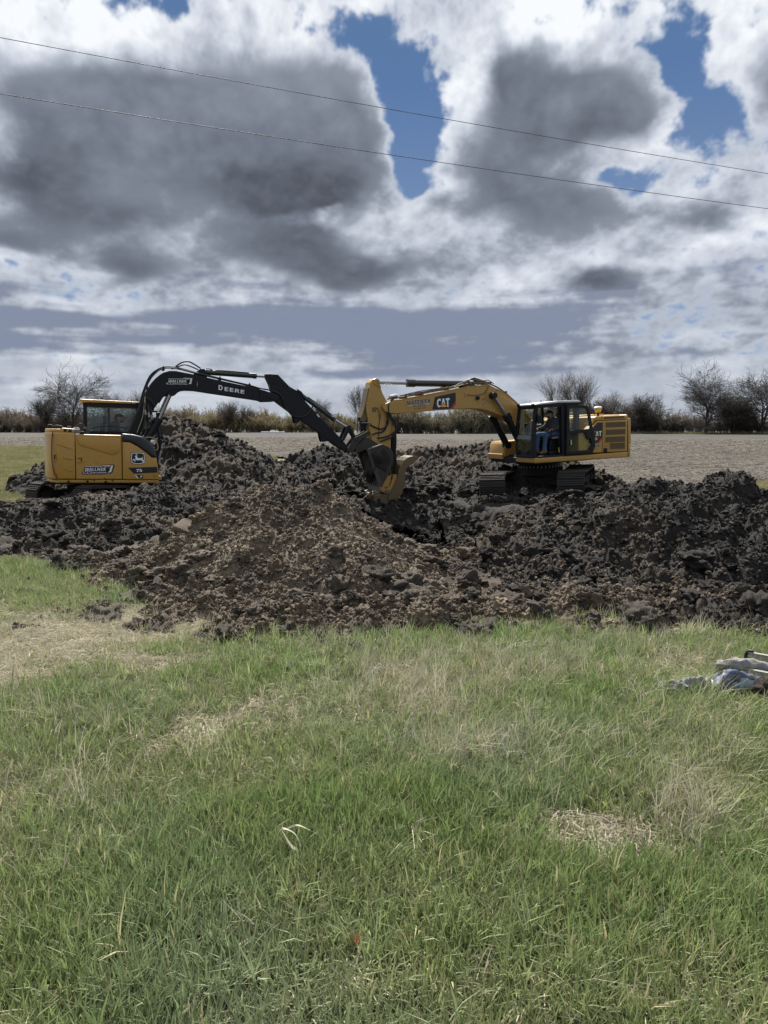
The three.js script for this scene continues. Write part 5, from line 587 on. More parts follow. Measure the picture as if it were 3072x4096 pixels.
function seated(name, label, pose, map, dress) {
  const { top, trousers, boot, skin, hair, cap } = dress, B = (a, b, r0, r1, c) => [map(a), map(b), r0, r1, c];
  const body = [
    B([-0.56, 1.97, 0.95], [-0.58, 2.12, 0.95], 0.15, 0.145, top), B([-0.58, 2.12, 0.90], [-0.60, 2.27, 0.88], 0.13, 0.12, top), B([-0.58, 2.12, 1.0], [-0.60, 2.27, 1.02], 0.13, 0.12, top), B([-0.60, 2.31, 0.82], [-0.60, 2.31, 1.08], 0.075, 0.075, top), B([-0.62, 2.34, 0.95], [-0.66, 2.41, 0.95], 0.062, 0.055, top),
    B([-0.60, 2.31, 1.11], [-0.56, 2.10, 1.18], 0.068, 0.054, top), B([-0.56, 2.10, 1.18], [-0.74, 2.06, 1.14], 0.054, 0.042, top), B([-0.60, 2.31, 0.79], [-0.76, 2.13, 0.73], 0.068, 0.054, top), B([-0.76, 2.13, 0.73], [-0.95, 2.09, 0.70], 0.054, 0.042, top),
    B([-0.55, 1.93, 1.04], [-0.94, 1.90, 1.06], 0.095, 0.075, trousers), B([-0.55, 1.93, 0.86], [-1.06, 1.92, 0.86], 0.095, 0.075, trousers), B([-0.94, 1.90, 1.06], [-1.0, 1.53, 1.06], 0.070, 0.058, trousers), B([-1.06, 1.92, 0.86], [-1.12, 1.53, 0.86], 0.070, 0.058, trousers), B([-0.55, 1.93, 0.88], [-0.55, 1.93, 1.02], 0.11, 0.11, trousers),
    B([-0.98, 1.45, 1.06], [-1.12, 1.405, 1.06], 0.052, 0.042, boot), B([-1.1, 1.45, 0.86], [-1.24, 1.405, 0.86], 0.052, 0.042, boot), B([-0.99, 1.50, 1.06], [-0.98, 1.43, 1.06], 0.052, 0.05, boot), B([-1.11, 1.50, 0.86], [-1.10, 1.43, 0.86], 0.052, 0.05, boot),
  ];
  const head = [
    B([-0.655, 2.37, 0.95], [-0.69, 2.45, 0.95], 0.055, 0.055, skin), B([-0.72, 2.515, 0.95], [-0.735, 2.515, 0.95], 0.088, 0.088, skin), B([-0.76, 2.47, 0.95], [-0.775, 2.435, 0.95], 0.062, 0.045, hair), B([-0.80, 2.495, 0.95], [-0.785, 2.475, 0.95], 0.036, 0.05, skin), B([-0.815, 2.52, 0.95], [-0.838, 2.49, 0.95], 0.012, 0.016, skin),
    B([-0.715, 2.50, 1.035], [-0.71, 2.475, 1.035], 0.018, 0.012, skin), B([-0.715, 2.50, 0.865], [-0.71, 2.475, 0.865], 0.018, 0.012, skin), B([-0.67, 2.52, 0.95], [-0.665, 2.47, 0.95], 0.078, 0.06, hair), B([-0.808, 2.455, 0.935], [-0.808, 2.455, 0.965], 0.013, 0.013, [0.28, 0.12, 0.09]), B([-0.808, 2.525, 0.915], [-0.806, 2.525, 0.918], 0.013, 0.013, [0.05, 0.035, 0.03]), B([-0.808, 2.525, 0.985], [-0.806, 2.525, 0.982], 0.013, 0.013, [0.05, 0.035, 0.03]),
  ];
  const hand = (wx, wy, wz, s) => [B([wx, wy, wz], [wx - 0.075, wy - 0.005, wz], 0.032, 0.036, skin), ...[0, 1, 2, 3].flatMap((i) => { const z = wz + (i - 1.5) * 0.021 * s, L = [0.05, 0.058, 0.054, 0.042][i]; return [B([wx - 0.085, wy, z], [wx - 0.085 - L * 0.6, wy - 0.012, z], 0.0115, 0.0105, skin), B([wx - 0.085 - L * 0.6, wy - 0.012, z], [wx - 0.085 - L * 0.7, wy - 0.012 - L * 0.6, z], 0.0105, 0.009, skin)]; }), B([wx - 0.03, wy - 0.005, wz - 0.035 * s], [wx - 0.075, wy - 0.03, wz - 0.052 * s], 0.0135, 0.0105, skin)];
  const c = (p) => map(p), g = mergeGeometries([blobMesh(body, c([-0.83, 1.93, 0.95]), 0.62, 84, 0.022), blobMesh(head, c([-0.73, 2.47, 0.95]), 0.2, 56, 0.012), blobMesh(hand(-0.75, 2.055, 1.14, 1), c([-0.82, 2.04, 1.14]), 0.13, 60, 0.005), blobMesh(hand(-0.96, 2.085, 0.70, -1), c([-1.03, 2.07, 0.70]), 0.13, 60, 0.005)]);
  const root = thing(name, label, 'person'); root.applyMatrix4(pose);
  part(root, 'body', g, M({ vertexColors: true, roughness: 0.9 }));
  const dome = new THREE.SphereGeometry(1, 24, 12, 0, Math.PI * 2, 0, Math.PI / 2), cc = map([-0.715, 2.53, 0.95]), dirx = Math.sign(map([-1, 0, 0])[0] - map([0, 0, 0])[0]);
  dome.scale(0.108, 0.085, 0.098).translate(...cc);
  const brim = new THREE.CylinderGeometry(0.085, 0.085, 0.012, 24); brim.scale(1.15, 1, 1).rotateZ(dirx * -0.22).translate(cc[0] + dirx * 0.095, cc[1] + 0.0, cc[2]);
  part(root, 'cap', mg(dome, brim), M({ color: rgb(...cap), roughness: 0.9 }));
  return root;
}
seated('person', 'bearded man in grey pullover, blue jeans and dark cap seated inside the open cab', catPose, (p) => p, { top: [0.055, 0.06, 0.072], trousers: [0.055, 0.095, 0.18], boot: [0.14, 0.095, 0.06], skin: [0.42, 0.24, 0.17], hair: [0.035, 0.024, 0.018], cap: [0.030, 0.027, 0.027] });
seated('person', 'man in dark cap and dark clothing behind the cab glass by the black boom', new THREE.Matrix4().compose(V3(-6.95, -0.02, -18.0), new THREE.Quaternion().setFromEuler(new THREE.Euler(0, 22 * RAD, -1.5 * RAD, 'YXZ')), V3(1, 1, 1)), (p) => [-p[0] - 0.285, p[1] - 0.47 + (p[1] < 1.6 ? 0.1 : 0), p[2] - 1.55], { top: [0.04, 0.04, 0.045], trousers: [0.04, 0.05, 0.08], boot: [0.05, 0.04, 0.03], skin: [0.36, 0.2, 0.15], hair: [0.03, 0.022, 0.018], cap: [0.016, 0.016, 0.018] });
// ---------------------------------------------------------------- bare trees and brush along the far side of the field
class Twigs {
  constructor() { this.p = []; this.n = []; }
  prism(a, b, ra, rb, k) {
    const d = b.clone().sub(a).normalize(), u = Math.abs(d.y) < 0.9 ? V3(0, 1, 0).cross(d).normalize() : V3(1, 0, 0).cross(d).normalize(), w = d.clone().cross(u);
    for (let i = 0; i < k; i++) { const t0 = i / k * 6.2832, t1 = (i + 1) / k * 6.2832, o0 = u.clone().multiplyScalar(Math.cos(t0)).addScaledVector(w, Math.sin(t0)), o1 = u.clone().multiplyScalar(Math.cos(t1)).addScaledVector(w, Math.sin(t1)); const A0 = a.clone().addScaledVector(o0, ra), A1 = a.clone().addScaledVector(o1, ra), B0 = b.clone().addScaledVector(o0, rb), B1 = b.clone().addScaledVector(o1, rb); for (const [v, o] of [[A0, o0], [A1, o1], [B1, o1], [A0, o0], [B1, o1], [B0, o0]]) { this.p.push(v.x, v.y, v.z); this.n.push(o.x, o.y, o.z); } }
  }
  leaf(c, s, r) { const u = V3(r() - 0.5, r() - 0.5, r() - 0.5).normalize(), w = V3(r() - 0.5, r() - 0.5, r() - 0.5).cross(u).normalize(), nn = u.clone().cross(w); for (const [x, y] of [[-1, -1], [1, -1], [0, 1.3]]) { const v = c.clone().addScaledVector(u, x * s).addScaledVector(w, y * s); this.p.push(v.x, v.y, v.z); this.n.push(nn.x, nn.y, nn.z); } }
  geo() { const g = new THREE.BufferGeometry(); g.setAttribute('position', new THREE.BufferAttribute(new Float32Array(this.p), 3)); g.setAttribute('normal', new THREE.BufferAttribute(new Float32Array(this.n), 3)); return g; }
}
function bareTree(seed, o) {
  const r = rng(seed), wood = new Twigs(), crown = new Twigs(), up = V3(0, 1, 0);
  const branch = (p, dir, len, rad, lv) => {
    const segs = lv < 2 ? 4 : 3; let q = p.clone(), d = dir.clone();
    for (let i = 0; i < segs; i++) {
      const e = q.clone().addScaledVector(d, len / segs), r0 = rad * (1 - i / segs * 0.55), r1 = rad * (1 - (i + 1) / segs * 0.55);
      (lv < 2 ? wood : crown).prism(q, e, Math.max(r0, o.twig ?? 0.026), Math.max(r1, (o.twig ?? 0.026) * 0.73), lv < 2 ? 6 : 3);
      if (lv < o.levels && (i > 0 || lv > 0 || o.lowFork)) {
        const kids = lv === 0 ? (i === segs - 1 ? 3 : o.side ?? 2) : lv === 1 ? 2 : (r() < (lv === 2 ? 0.5 : 0.2) ? 2 : 1);
        for (let k = 0; k < kids; k++) { const ang = (lv === 0 ? 0.45 + r() * 0.55 : 0.4 + r() * 0.6) * o.spread, az = r() * 6.2832, ax = V3(Math.cos(az), 0, Math.sin(az)).cross(d).normalize(), nd = d.clone().applyAxisAngle(ax, ang); nd.y += o.rise * (lv > 1 ? 0.5 : 1); nd.normalize(); branch(e, nd, len * (0.56 + r() * 0.30) * (lv === 0 ? o.limb ?? 1 : 1), Math.max(r1 * (0.55 + r() * 0.2), 0.02), lv + 1); }
      }
      q = e; d.add(V3(r() - 0.5, (r() - 0.4) * 0.5, r() - 0.5).multiplyScalar(o.wobble * (lv + 1) * 0.5)).normalize();
    }
  };
  const stems = o.stems ?? 1;
  for (let s = 0; s < stems; s++) branch(V3((r() - 0.5) * 0.8 * (stems > 1), -0.2, (r() - 0.5) * 0.8 * (stems > 1)), V3((o.lean ?? 0) + (r() - 0.5) * 0.5 * (stems > 1), 1, (r() - 0.5) * 0.2).normalize(), o.h * (o.trunk ?? 0.5), o.h * 0.02 * (o.fat ?? 1), 0);
  void up; return [wood.geo(), crown.geo()];
}
const bark = M({ color: rgb(0.055, 0.048, 0.042), roughness: 1 }), barkPale = M({ color: rgb(0.115, 0.10, 0.088), roughness: 1 });
const FD = 222;
const TREES = [
  [-93, FD - 2, 17.5, { spread: 1.05, rise: 0.10, wobble: 0.30, levels: 5, trunk: 0.50, fat: 1.1, lean: 0.06, lowFork: true }, bark, 'tallest bare tree rising behind the cab of the black boomed excavator'],
  [-82, FD + 3, 13.5, { spread: 0.9, rise: 0.15, wobble: 0.25, levels: 4, trunk: 0.5, stems: 2 }, barkPale, 'pale twiggy tree straight behind the cab of the black boomed excavator'],
  [-74.5, FD + 4, 13, { spread: 0.9, rise: 0.15, wobble: 0.25, levels: 4, trunk: 0.5, stems: 2 }, barkPale, 'pale twiggy tree just left of the black boom\'s foot'],
  [-102, FD, 9.5, { spread: 0.9, rise: 0.2, wobble: 0.3, levels: 4, trunk: 0.5, stems: 2 }, bark, 'small bare tree left of the tallest one'],
  [-46, FD - 4, 10.5, { spread: 1.0, rise: 0.3, wobble: 0.3, levels: 4, trunk: 0.42, stems: 3 }, barkPale, 'many stemmed bare tree under the middle of the black boom'],
  [-41.5, FD, 7.5, { spread: 1.0, rise: 0.3, wobble: 0.3, levels: 4, trunk: 0.5, stems: 2 }, barkPale, 'low bare tree beside the many stemmed one'],
  [-18.5, FD - 2, 9.5, { spread: 0.9, rise: 0.2, wobble: 0.3, levels: 4, trunk: 0.5, stems: 2 }, barkPale, 'bare tree seen behind the black arm'],
  [-8, FD, 12.5, { spread: 0.75, rise: 0.28, wobble: 0.2, levels: 4, trunk: 0.55 }, barkPale, 'slim bare tree left of the upright yellow arm'],
  [52, FD, 16.2, { spread: 0.65, rise: 0.28, wobble: 0.2, levels: 4, trunk: 0.52, stems: 1 }, barkPale, 'slim upright tree just above the cab roof with the open door'],
  [58, FD, 16.8, { spread: 0.62, rise: 0.30, wobble: 0.16, levels: 4, trunk: 0.5, stems: 2 }, barkPale, 'fan shaped tree of straight stems above the cab roof'],
  [66.5, FD - 3, 13.5, { spread: 1.0, rise: 0.28, wobble: 0.3, levels: 4, trunk: 0.42, stems: 2 }, barkPale, 'rounded twiggy tree behind the white satellite receiver'],
  [73.2, FD - 2, 13, { spread: 1.0, rise: 0.28, wobble: 0.3, levels: 4, trunk: 0.42, stems: 2 }, barkPale, 'rounded twiggy tree behind the yellow counterweight'],
  [82, FD - 5, 11.5, { spread: 1.0, rise: 0.08, wobble: 0.42, levels: 5, trunk: 0.5, lean: -0.45 }, bark, 'crooked leaning tree beyond the counterweight'],
  [91.5, FD - 12, 16.6, { spread: 1.05, rise: 0.05, wobble: 0.42, levels: 5, trunk: 0.52, fat: 1.35, lean: 0.08, lowFork: true }, bark, 'gnarled thick trunked tree standing clear near the right edge'],
  [99, FD - 14, 13, { spread: 1.15, rise: 0.05, wobble: 0.42, levels: 5, trunk: 0.4, stems: 2, fat: 0.9 }, bark, 'wide spreading tree between the gnarled one and the edge tree'],
  [105, FD - 18, 17.5, { spread: 1.15, rise: 0.03, wobble: 0.45, levels: 5, trunk: 0.5, fat: 1.3, lean: -0.1, lowFork: true }, bark, 'large crooked tree cut by the right edge of the picture'],
];
TREES.forEach(([x, d, h, o, m, label], i) => { const [w, c] = bareTree(301 + i * 7, { ...o, h: h * (m === bark ? 0.9 : 0.84), twig: m === bark ? 0.026 : 0.018 }); const t = thing('bare_tree', label, 'tree', 'bare trees along the field\'s far side'); t.position.set(x, land(x, -d), -d); part(t, 'trunk', w, m); part(t, 'crown', c, m); });
// brush: thickets that read as one mass
function bushGeo(seed, leafy) {
  const r = rng(seed), t = new Twigs();
  const go = (p, d, L, rad, lv) => { const m = p.clone().addScaledVector(d, L * 0.5), d2 = d.clone().add(V3(r() - 0.5, r() * 0.2, r() - 0.5).multiplyScalar(0.35)).normalize(), e = m.clone().addScaledVector(d2, L * 0.5); t.prism(p, m, rad, rad * 0.8, 3); t.prism(m, e, rad * 0.8, rad * 0.5, 3); if (lv < 3) { const n = lv === 0 ? 5 : 3; for (let i = 0; i < n; i++) { const q = p.clone().lerp(e, 0.35 + 0.65 * (i + r()) / n), nd = d2.clone().add(V3(r() - 0.5, r() * 0.35, r() - 0.5).multiplyScalar(1.25)).normalize(); go(q, nd, L * (0.38 + r() * 0.2), rad * 0.6, lv + 1); } } if (lv > 1) for (let i = 0; i < leafy; i++) t.leaf(p.clone().lerp(e, r()).add(V3(r() - 0.5, r() - 0.5, r() - 0.5).multiplyScalar(0.05)), 0.012 + r() * 0.014, r); };
  for (let i = 0; i < 9; i++) { const a = r() * 6.28, s = 0.15 + r() * 0.5; go(V3(Math.cos(a) * 0.12 * r(), 0, Math.sin(a) * 0.12 * r()), V3(Math.cos(a) * s, 1, Math.sin(a) * s).normalize(), 0.55 + r() * 0.35, 0.011, 0); }
  return t.geo();
}
const bushes = [bushGeo(5, 1), bushGeo(6, 2), bushGeo(7, 1), bushGeo(8, 0)], brushMat = MP({ color: 0xffffff, roughness: 1, transmission: 0.35, thickness: 0, specularIntensity: 0 });
const hedgeTop = [[-118, 8], [-108, 7.2], [-98, 6.4], [-86, 7.6], [-72, 8.2], [-60, 7.8], [-50, 7.6], [-38, 7.0], [-24, 6.6], [-12, 6.4], [0, 8.0], [14, 9.5], [34, 9.5], [46, 10], [60, 10], [74, 9.8], [86, 8.2], [98, 6.8], [120, 6.4]];
const hedgeTone = (x, r) => { const olive = [0.29, 0.255, 0.145], tan = [0.30, 0.25, 0.185], dark = [0.185, 0.158, 0.136], grey = [0.22, 0.20, 0.165]; let c = x < -62 ? mix3(dark, tan, r() * 0.5) : x < -4 ? mix3(olive, tan, r() * 0.8) : x < 50 ? mix3(grey, olive, r() * 0.65) : mix3(dark, grey, r() * 0.8); const k = 0.8 + r() * 0.45; return c.map((v) => v * k); };  // brush tones lightened and greyed to stand in for distance haze
[[-135, -62, 'dark brown thicket at the left end of the far hedge'], [-62, -4, 'olive and tan budding thicket behind the black arm'], [-4, 50, 'grey green thicket under the yellow boom'], [50, 140, 'dark grey brown thicket under the gnarled trees']].forEach(([x0, x1, label], q) => {
  const root = thing('thicket', label, 'thicket', 'brush along the field\'s far side'); root.userData.kind = 'stuff';
  bushes.forEach((g, v) => {
    const r = rng(900 + q * 10 + v), n = Math.round((x1 - x0) * 1.35), im = new THREE.InstancedMesh(g, brushMat, n), o = new THREE.Object3D(), c = new THREE.Color();
    for (let i = 0; i < n; i++) { const x = lerp(x0, x1, r()), row = r(), d = FD + row * 9 - 4 - (x > 84 ? (x - 84) * 0.5 : 0), h = line(hedgeTop, x) * (0.70 + 0.2 * noise(x * 0.09, 3, 0) * 2) * (0.42 + 0.62 * Math.pow(r(), 0.7)) * (0.7 + row * 0.4); o.position.set(x, land(x, -d) - 0.1, -d); o.rotation.set(0, r() * 6.28, 0); const w = h * (0.8 + r() * 0.5); o.scale.set(w, h, w); o.updateMatrix(); im.setMatrixAt(i, o.matrix); im.setColorAt(i, c.setRGB(...hedgeTone(x + (r() - 0.5) * 14, r))); }
    im.name = 'brush'; im.userData.kind = 'stuff'; root.add(im);
  });
});
// ---------------------------------------------------------------- overhead wires
const wire = M({ color: rgb(0.05, 0.05, 0.055), roughness: 0.6 });
[[[-6.92, 8.7, -13.98], [10.55, 8.7, -21.0], 'upper of the two overhead wires crossing the cloudy sky'], [[-6.67, 7.5, -13.42], [10.13, 7.5, -20.06], 'lower of the two overhead wires crossing the cloudy sky']].forEach(([a, b, label]) => {
  const A = V3(...a), B = V3(...b), d = B.clone().sub(A), pts = [];
  for (let i = -6; i <= 10; i++) { const t = i / 6, p = A.clone().addScaledVector(d, t); p.y += 0.22 * (t - 0.5) * (t - 0.5) - 0.055; pts.push(p.toArray()); }
  const w = tag(new THREE.Mesh(tube(pts, 0.0068, 120, 6), wire), label, 'power line', 'overhead wires'); w.name = numbered('power_line'); scene.add(w);
});
// ---------------------------------------------------------------- puddle
{ const x = 0.98, z = -7.75, s = new THREE.Shape(); for (let i = 0; i < 40; i++) { const a = i / 40 * 6.2832, k = 1 + noise(Math.cos(a) * 1.5, 2, Math.sin(a) * 1.5) * 0.5; s[i ? 'lineTo' : 'moveTo'](Math.cos(a) * 0.14 * k, Math.sin(a) * 0.12 * k); } const g = new THREE.ShapeGeometry(s); g.rotateX(-Math.PI / 2); const p = tag(new THREE.Mesh(g, MP({ color: rgb(0.10, 0.085, 0.065), roughness: 0.06 })), 'small muddy puddle between the two nearest heaps', 'puddle', null, 'structure'); p.name = 'puddle'; p.position.set(x, land(x, z) + 0.085, z); scene.add(p); }
// ---------------------------------------------------------------- ladder, wet gear
const ALU = M({ color: rgb(0.34, 0.335, 0.31), metalness: 0.4, roughness: 0.5, map: dustTex });
{
  const t = thing('ladder', 'aluminium extension ladder lying in the grass, cut by the picture\'s edge', 'ladder'); t.position.set(2.35, land(2.35, -4.87) + 0.03, -4.87); t.rotation.set(0, -47 * RAD, 2 * RAD);
  for (const [z, y, x0] of [[0, 0, 0], [-0.34, 0.02, 0.02], [-0.05, 0.09, 0.35], [-0.29, 0.10, 0.35]]) { const r = part(t, 'rail', mg(box(x0, 3.2, y, y + 0.075, z - 0.003, z + 0.003, 0.002), box(x0, 3.2, y + 0.072, y + 0.078, z - 0.014, z + 0.014, 0.002), box(x0, 3.2, y - 0.003, y + 0.003, z - 0.014, z + 0.014, 0.002)), ALU); part(r, 'end_cap', tube([[x0 - 0.012, y + 0.0, z], [x0 - 0.018, y + 0.05, z], [x0 + 0.0, y + 0.082, z], [x0 + 0.03, y + 0.085, z]], 0.012, 14), HOSE); if (z === 0) part(r, 'maker_lettering', quad([0.62, 0.062, 0.0045], [0.92, 0.062, 0.0045], [0.92, 0.014, 0.0045], [0.62, 0.014, 0.0045]), decal(canvasTex(512, 84, (x) => { x.fillStyle = '#1b2430'; x.save(); x.translate(512, 84); x.rotate(Math.PI); x.font = 'bold 84px sans-serif'; const m = x.measureText('WERNER').width; x.translate(20, 74); x.scale(470 / m, 1); x.fillText('WERNER', 0, 0); x.restore(); }))); }
  for (let i = 0; i < 9; i++) part(t, 'rung', cyl([0.22 + i * 0.33, 0.04, 0], [0.22 + i * 0.33, 0.055, -0.34], 0.016, 0.016, 10), ALU);
}
const gearTex = dataTex(256, (u, v) => { const m = sst(-0.22, 0.12, tor(u, v, 7, 5, 3)); const c = mix3([0.06, 0.095, 0.20], [0.15, 0.135, 0.11], m); return c.map((x) => Math.pow(x, 0.4545) * (0.9 + tor(u, v, 40, 3) * 0.3)); }, true), clothTex = dataTex(256, (u, v) => { const m = sst(-0.2, 0.35, tor(u, v, 6, 5, 8)); return mix3([0.25, 0.26, 0.275], [0.20, 0.175, 0.145], m).map((x) => Math.pow(x, 0.4545) * (0.92 + tor(u, v, 50, 3) * 0.25)); }, true);
function crumpled(w, d, hgt, seed, n = 40) {            // a sheet of cloth dropped in folds, with thickness
  const g = new THREE.BoxGeometry(w, 0.008, d, n, 1, n), p = g.attributes.position;
  for (let i = 0; i < p.count; i++) { const x = p.getX(i), z = p.getZ(i), e = Math.max(Math.abs(x) / w * 2, Math.abs(z) / d * 2), k = noise(x * 7 + seed, 1, z * 7), f = Math.abs(noise(x * 9 + seed, 4, z * 14 + seed)) * 1.2 + Math.abs(noise(x * 24, 8 + seed, z * 24)) * 0.4; p.setXYZ(i, x + k * 0.06 + noise(z * 6, seed, 2) * 0.05, p.getY(i) + f * hgt * (1.1 - e * 0.6) + 0.02, z + noise(x * 6, seed, 5) * 0.06); }
  g.computeVertexNormals(); return g;
}
const lay = (o, x, z, y = 0.03, ry = 0) => { o.position.set(x, land(x, z) + y, z); o.rotation.y = ry; scene.add(o); return o; };
{ const m = tag(new THREE.Mesh(crumpled(0.50, 0.20, 0.11, 3), M({ map: clothTex, roughness: 0.95 })), 'crumpled grey muddy cloth trailing left from the ladder', 'cloth'); m.name = 'muddy_cloth'; lay(m, 2.02, -4.58, 0.03, 0.12); }
function limp(pts, radii, squash) {                     // slack rubber tube with changing girth
  const c = new THREE.CatmullRomCurve3(pts.map((p) => V3(...p))), n = 60, k = 18, g = new THREE.TubeGeometry(c, n, 1, k, false), p = g.attributes.position, v = V3(0, 0, 0);
  for (let i = 0; i <= n; i++) { const q = c.getPointAt(i / n), f = i / n * (radii.length - 1), a = Math.floor(Math.min(f, radii.length - 2)), r = lerp(radii[a], radii[a + 1], f - a); for (let j = 0; j <= k; j++) { const o = i * (k + 1) + j; v.fromBufferAttribute(p, o).sub(q); v.multiplyScalar(r * (1 + noise(v.x * 2 + i * 0.2, v.y * 2, v.z * 2) * 0.5)); v.z *= squash; p.setXYZ(o, q.x + v.x, q.y + v.y, q.z + v.z); } }
  g.computeVertexNormals(); return g;
}
{ const m = tag(new THREE.Mesh(limp([[-0.20, 0.02, 0.06], [-0.12, 0.05, 0.06], [-0.06, 0.10, 0.03], [0.0, 0.135, 0], [0.06, 0.115, -0.01], [0.16, 0.08, 0], [0.26, 0.05, 0.03]], [0.022, 0.045, 0.05, 0.042, 0.045, 0.05, 0.04], 0.8), M({ map: gearTex, roughness: 0.55 })), 'muddy blue rubber boot bent over in front of the ladder', 'boot'); m.name = 'rubber_boot'; lay(m, 2.22, -4.55, 0.0, 0.1); }
{ const m = tag(new THREE.Mesh(limp([[-0.16, 0.05, 0], [0, 0.055, 0], [0.13, 0.05, 0.0], [0.17, 0.05, 0]], [0.03, 0.062, 0.058, 0.03], 1), M({ color: rgb(0.20, 0.27, 0.30), roughness: 0.5, map: dustTex })), 'pale blue bundle lying under the bent blue boot', 'bundle'); m.name = 'pale_bundle'; lay(m, 2.28, -4.57, 0.01, -0.1); }
{ const m = tag(new THREE.Mesh(limp([[-0.3, 0.07, 0], [-0.15, 0.10, 0.01], [0.0, 0.09, -0.02], [0.15, 0.06, 0.02], [0.32, 0.07, 0]], [0.03, 0.045, 0.04, 0.055, 0.03], 0.9), M({ map: clothTex, roughness: 0.9 })), 'twisted muddy grey sleeve lying across the ladder rungs', 'cloth'); m.name = 'muddy_sleeve'; lay(m, 2.56, -4.75, 0.02, -0.5); }
{ const m = tag(new THREE.Mesh(CLOD[3], M({ color: rgb(0.09, 0.065, 0.055), roughness: 1, map: soilTex, bumpMap: soilBump, bumpScale: 0.03 })), 'dark root clump beside the bent blue boot', 'root clump'); m.name = 'root_clump'; m.scale.set(0.12, 0.11, 0.09); lay(m, 2.42, -4.5, 0.05, 1); }
// loose clods lying apart on the turf
[[-2.86, -8.15, 0.2, 'wide flat black clod lying alone on the straw, left of the nearest heap'], [-3.15, -8.35, 0.14, 'smaller clod beside the wide flat black one'], [-3.63, -8.9, 0.19, 'brown clod at the heap\'s toe beside the red marker'], [-1.78, -7.35, 0.06, 'tiny dark clod on the straw strip near the heap'], [-1.95, -7.55, 0.07, 'small dark clod on the straw strip under the heap\'s toe'], [-0.42, -6.32, 0.17, 'blocky clod tumbled farthest onto the green grass'], [-0.12, -6.4, 0.11, 'clod just right of the blocky one on the grass']].forEach(([x, z, s, label], i) => { const m = tag(new THREE.Mesh(CLOD[i], clodMat([0.075 + 0.02 * (i % 3), 0.062 + 0.016 * (i % 3), 0.05 + 0.012 * (i % 3)])), label, 'soil clod', 'clods lying apart on the turf'); m.name = numbered('soil_clod'); m.scale.set(s * 1.15, s * 0.85, s); lay(m, x, z, s * 0.3, i * 1.7); });
// slabs of clay pressed smooth by the bucket, left on the heaps
const slabMat = M({ color: rgb(0.14, 0.112, 0.082), roughness: 0.95, map: soilTex, bumpMap: soilBump, bumpScale: 0.006 });
[[-2.2, -8.15, 0.30, 0.22, 'largest smooth clay slab high on the left flank of the nearest heap'], [-0.33, -7.0, 0.10, 0.17, 'left of two upright clay slabs low on the nearest heap'], [-0.17, -6.95, 0.12, 0.18, 'right of two upright clay slabs low on the nearest heap'], [-0.75, -7.15, 0.11, 0.07, 'small clay slab midway up the nearest heap']].forEach(([x, z, w, h, label], i) => { const g = new RoundedBoxGeometry(w, 0.07, h, 8, 0.03), p = g.attributes.position; for (let k = 0; k < p.count; k++) { const a = p.getX(k), b = p.getY(k), c = p.getZ(k); p.setXYZ(k, a + noise(c * 14 + i, b * 9, 1) * 0.06, b + noise(a * 11, i, c * 11) * 0.035, c + noise(a * 12 + i, 5, b * 9) * 0.06); } g.computeVertexNormals(); const m = tag(new THREE.Mesh(g, slabMat), label, 'clay slab', 'smooth clay slabs on the nearest heap'); m.name = numbered('clay_slab'); const y = topY(x, z); m.position.set(x, y - 0.005, z); m.rotation.set(0.5, (i - 1.5) * 0.2, -0.12); scene.add(m); });
// ---------------------------------------------------------------- small bright bits
{ const t = thing('marker_flag', 'small red marker flag at the foot of the dark ridge', 'marker flag'); t.position.set(-3.98, land(-3.98, -8.98), -8.98); part(t, 'stake', cyl([0, 0, 0], [0.01, 0.12, 0], 0.006), STEEL); part(t, 'flag', ext([[-0.04, 0.10], [0.05, 0.10], [0.035, 0.05], [-0.01, 0.045]], -0.004, 0.006, 0.001), M({ color: rgb(0.62, 0.035, 0.02), roughness: 0.5 })); }
function ribbon(pts, w, twist = 0) { const c = new THREE.CatmullRomCurve3(pts.map((p) => V3(...p))), n = 24, pos = [], idx = []; for (let i = 0; i <= n; i++) { const t = i / n, q = c.getPointAt(t), d = c.getTangentAt(t), s = V3(Math.cos(twist * t), 0.3, Math.sin(twist * t)).cross(d).normalize().multiplyScalar(w * (0.4 + Math.sin(t * Math.PI) * 0.6)); pos.push(q.x - s.x, q.y - s.y, q.z - s.z, q.x + s.x, q.y + s.y, q.z + s.z); if (i < n) idx.push(i * 2, i * 2 + 1, i * 2 + 2, i * 2 + 1, i * 2 + 3, i * 2 + 2); } const g = new THREE.BufferGeometry(); g.setAttribute('position', new THREE.BufferAttribute(new Float32Array(pos), 3)); g.setIndex(idx); g.computeVertexNormals(); return g; }
{ const t = thing('dry_leaf', 'pale dry grass leaf bent into a loop in the lush green grass', 'dry leaf'); t.position.set(-0.385, land(-0.385, -2.72) + 0.03, -2.72); const mt = MP({ color: rgb(0.55, 0.50, 0.39), roughness: 0.8, transmission: 0.3, thickness: 0 }); part(t, 'leaf_blade', ribbon([[-0.02, 0.0, 0.03], [-0.035, 0.06, 0.02], [-0.02, 0.115, 0], [0.03, 0.10, 0], [0.06, 0.05, 0.01]], 0.006), mt); part(t, 'leaf_blade', ribbon([[-0.02, 0.115, 0], [0.02, 0.06, 0.02], [0.05, 0.035, 0.03], [0.0, 0.015, 0.04]], 0.006, 1), mt); part(t, 'leaf_blade', ribbon([[-0.01, 0.11, 0], [0.04, 0.12, -0.02], [0.09, 0.10, -0.02]], 0.004), mt); }
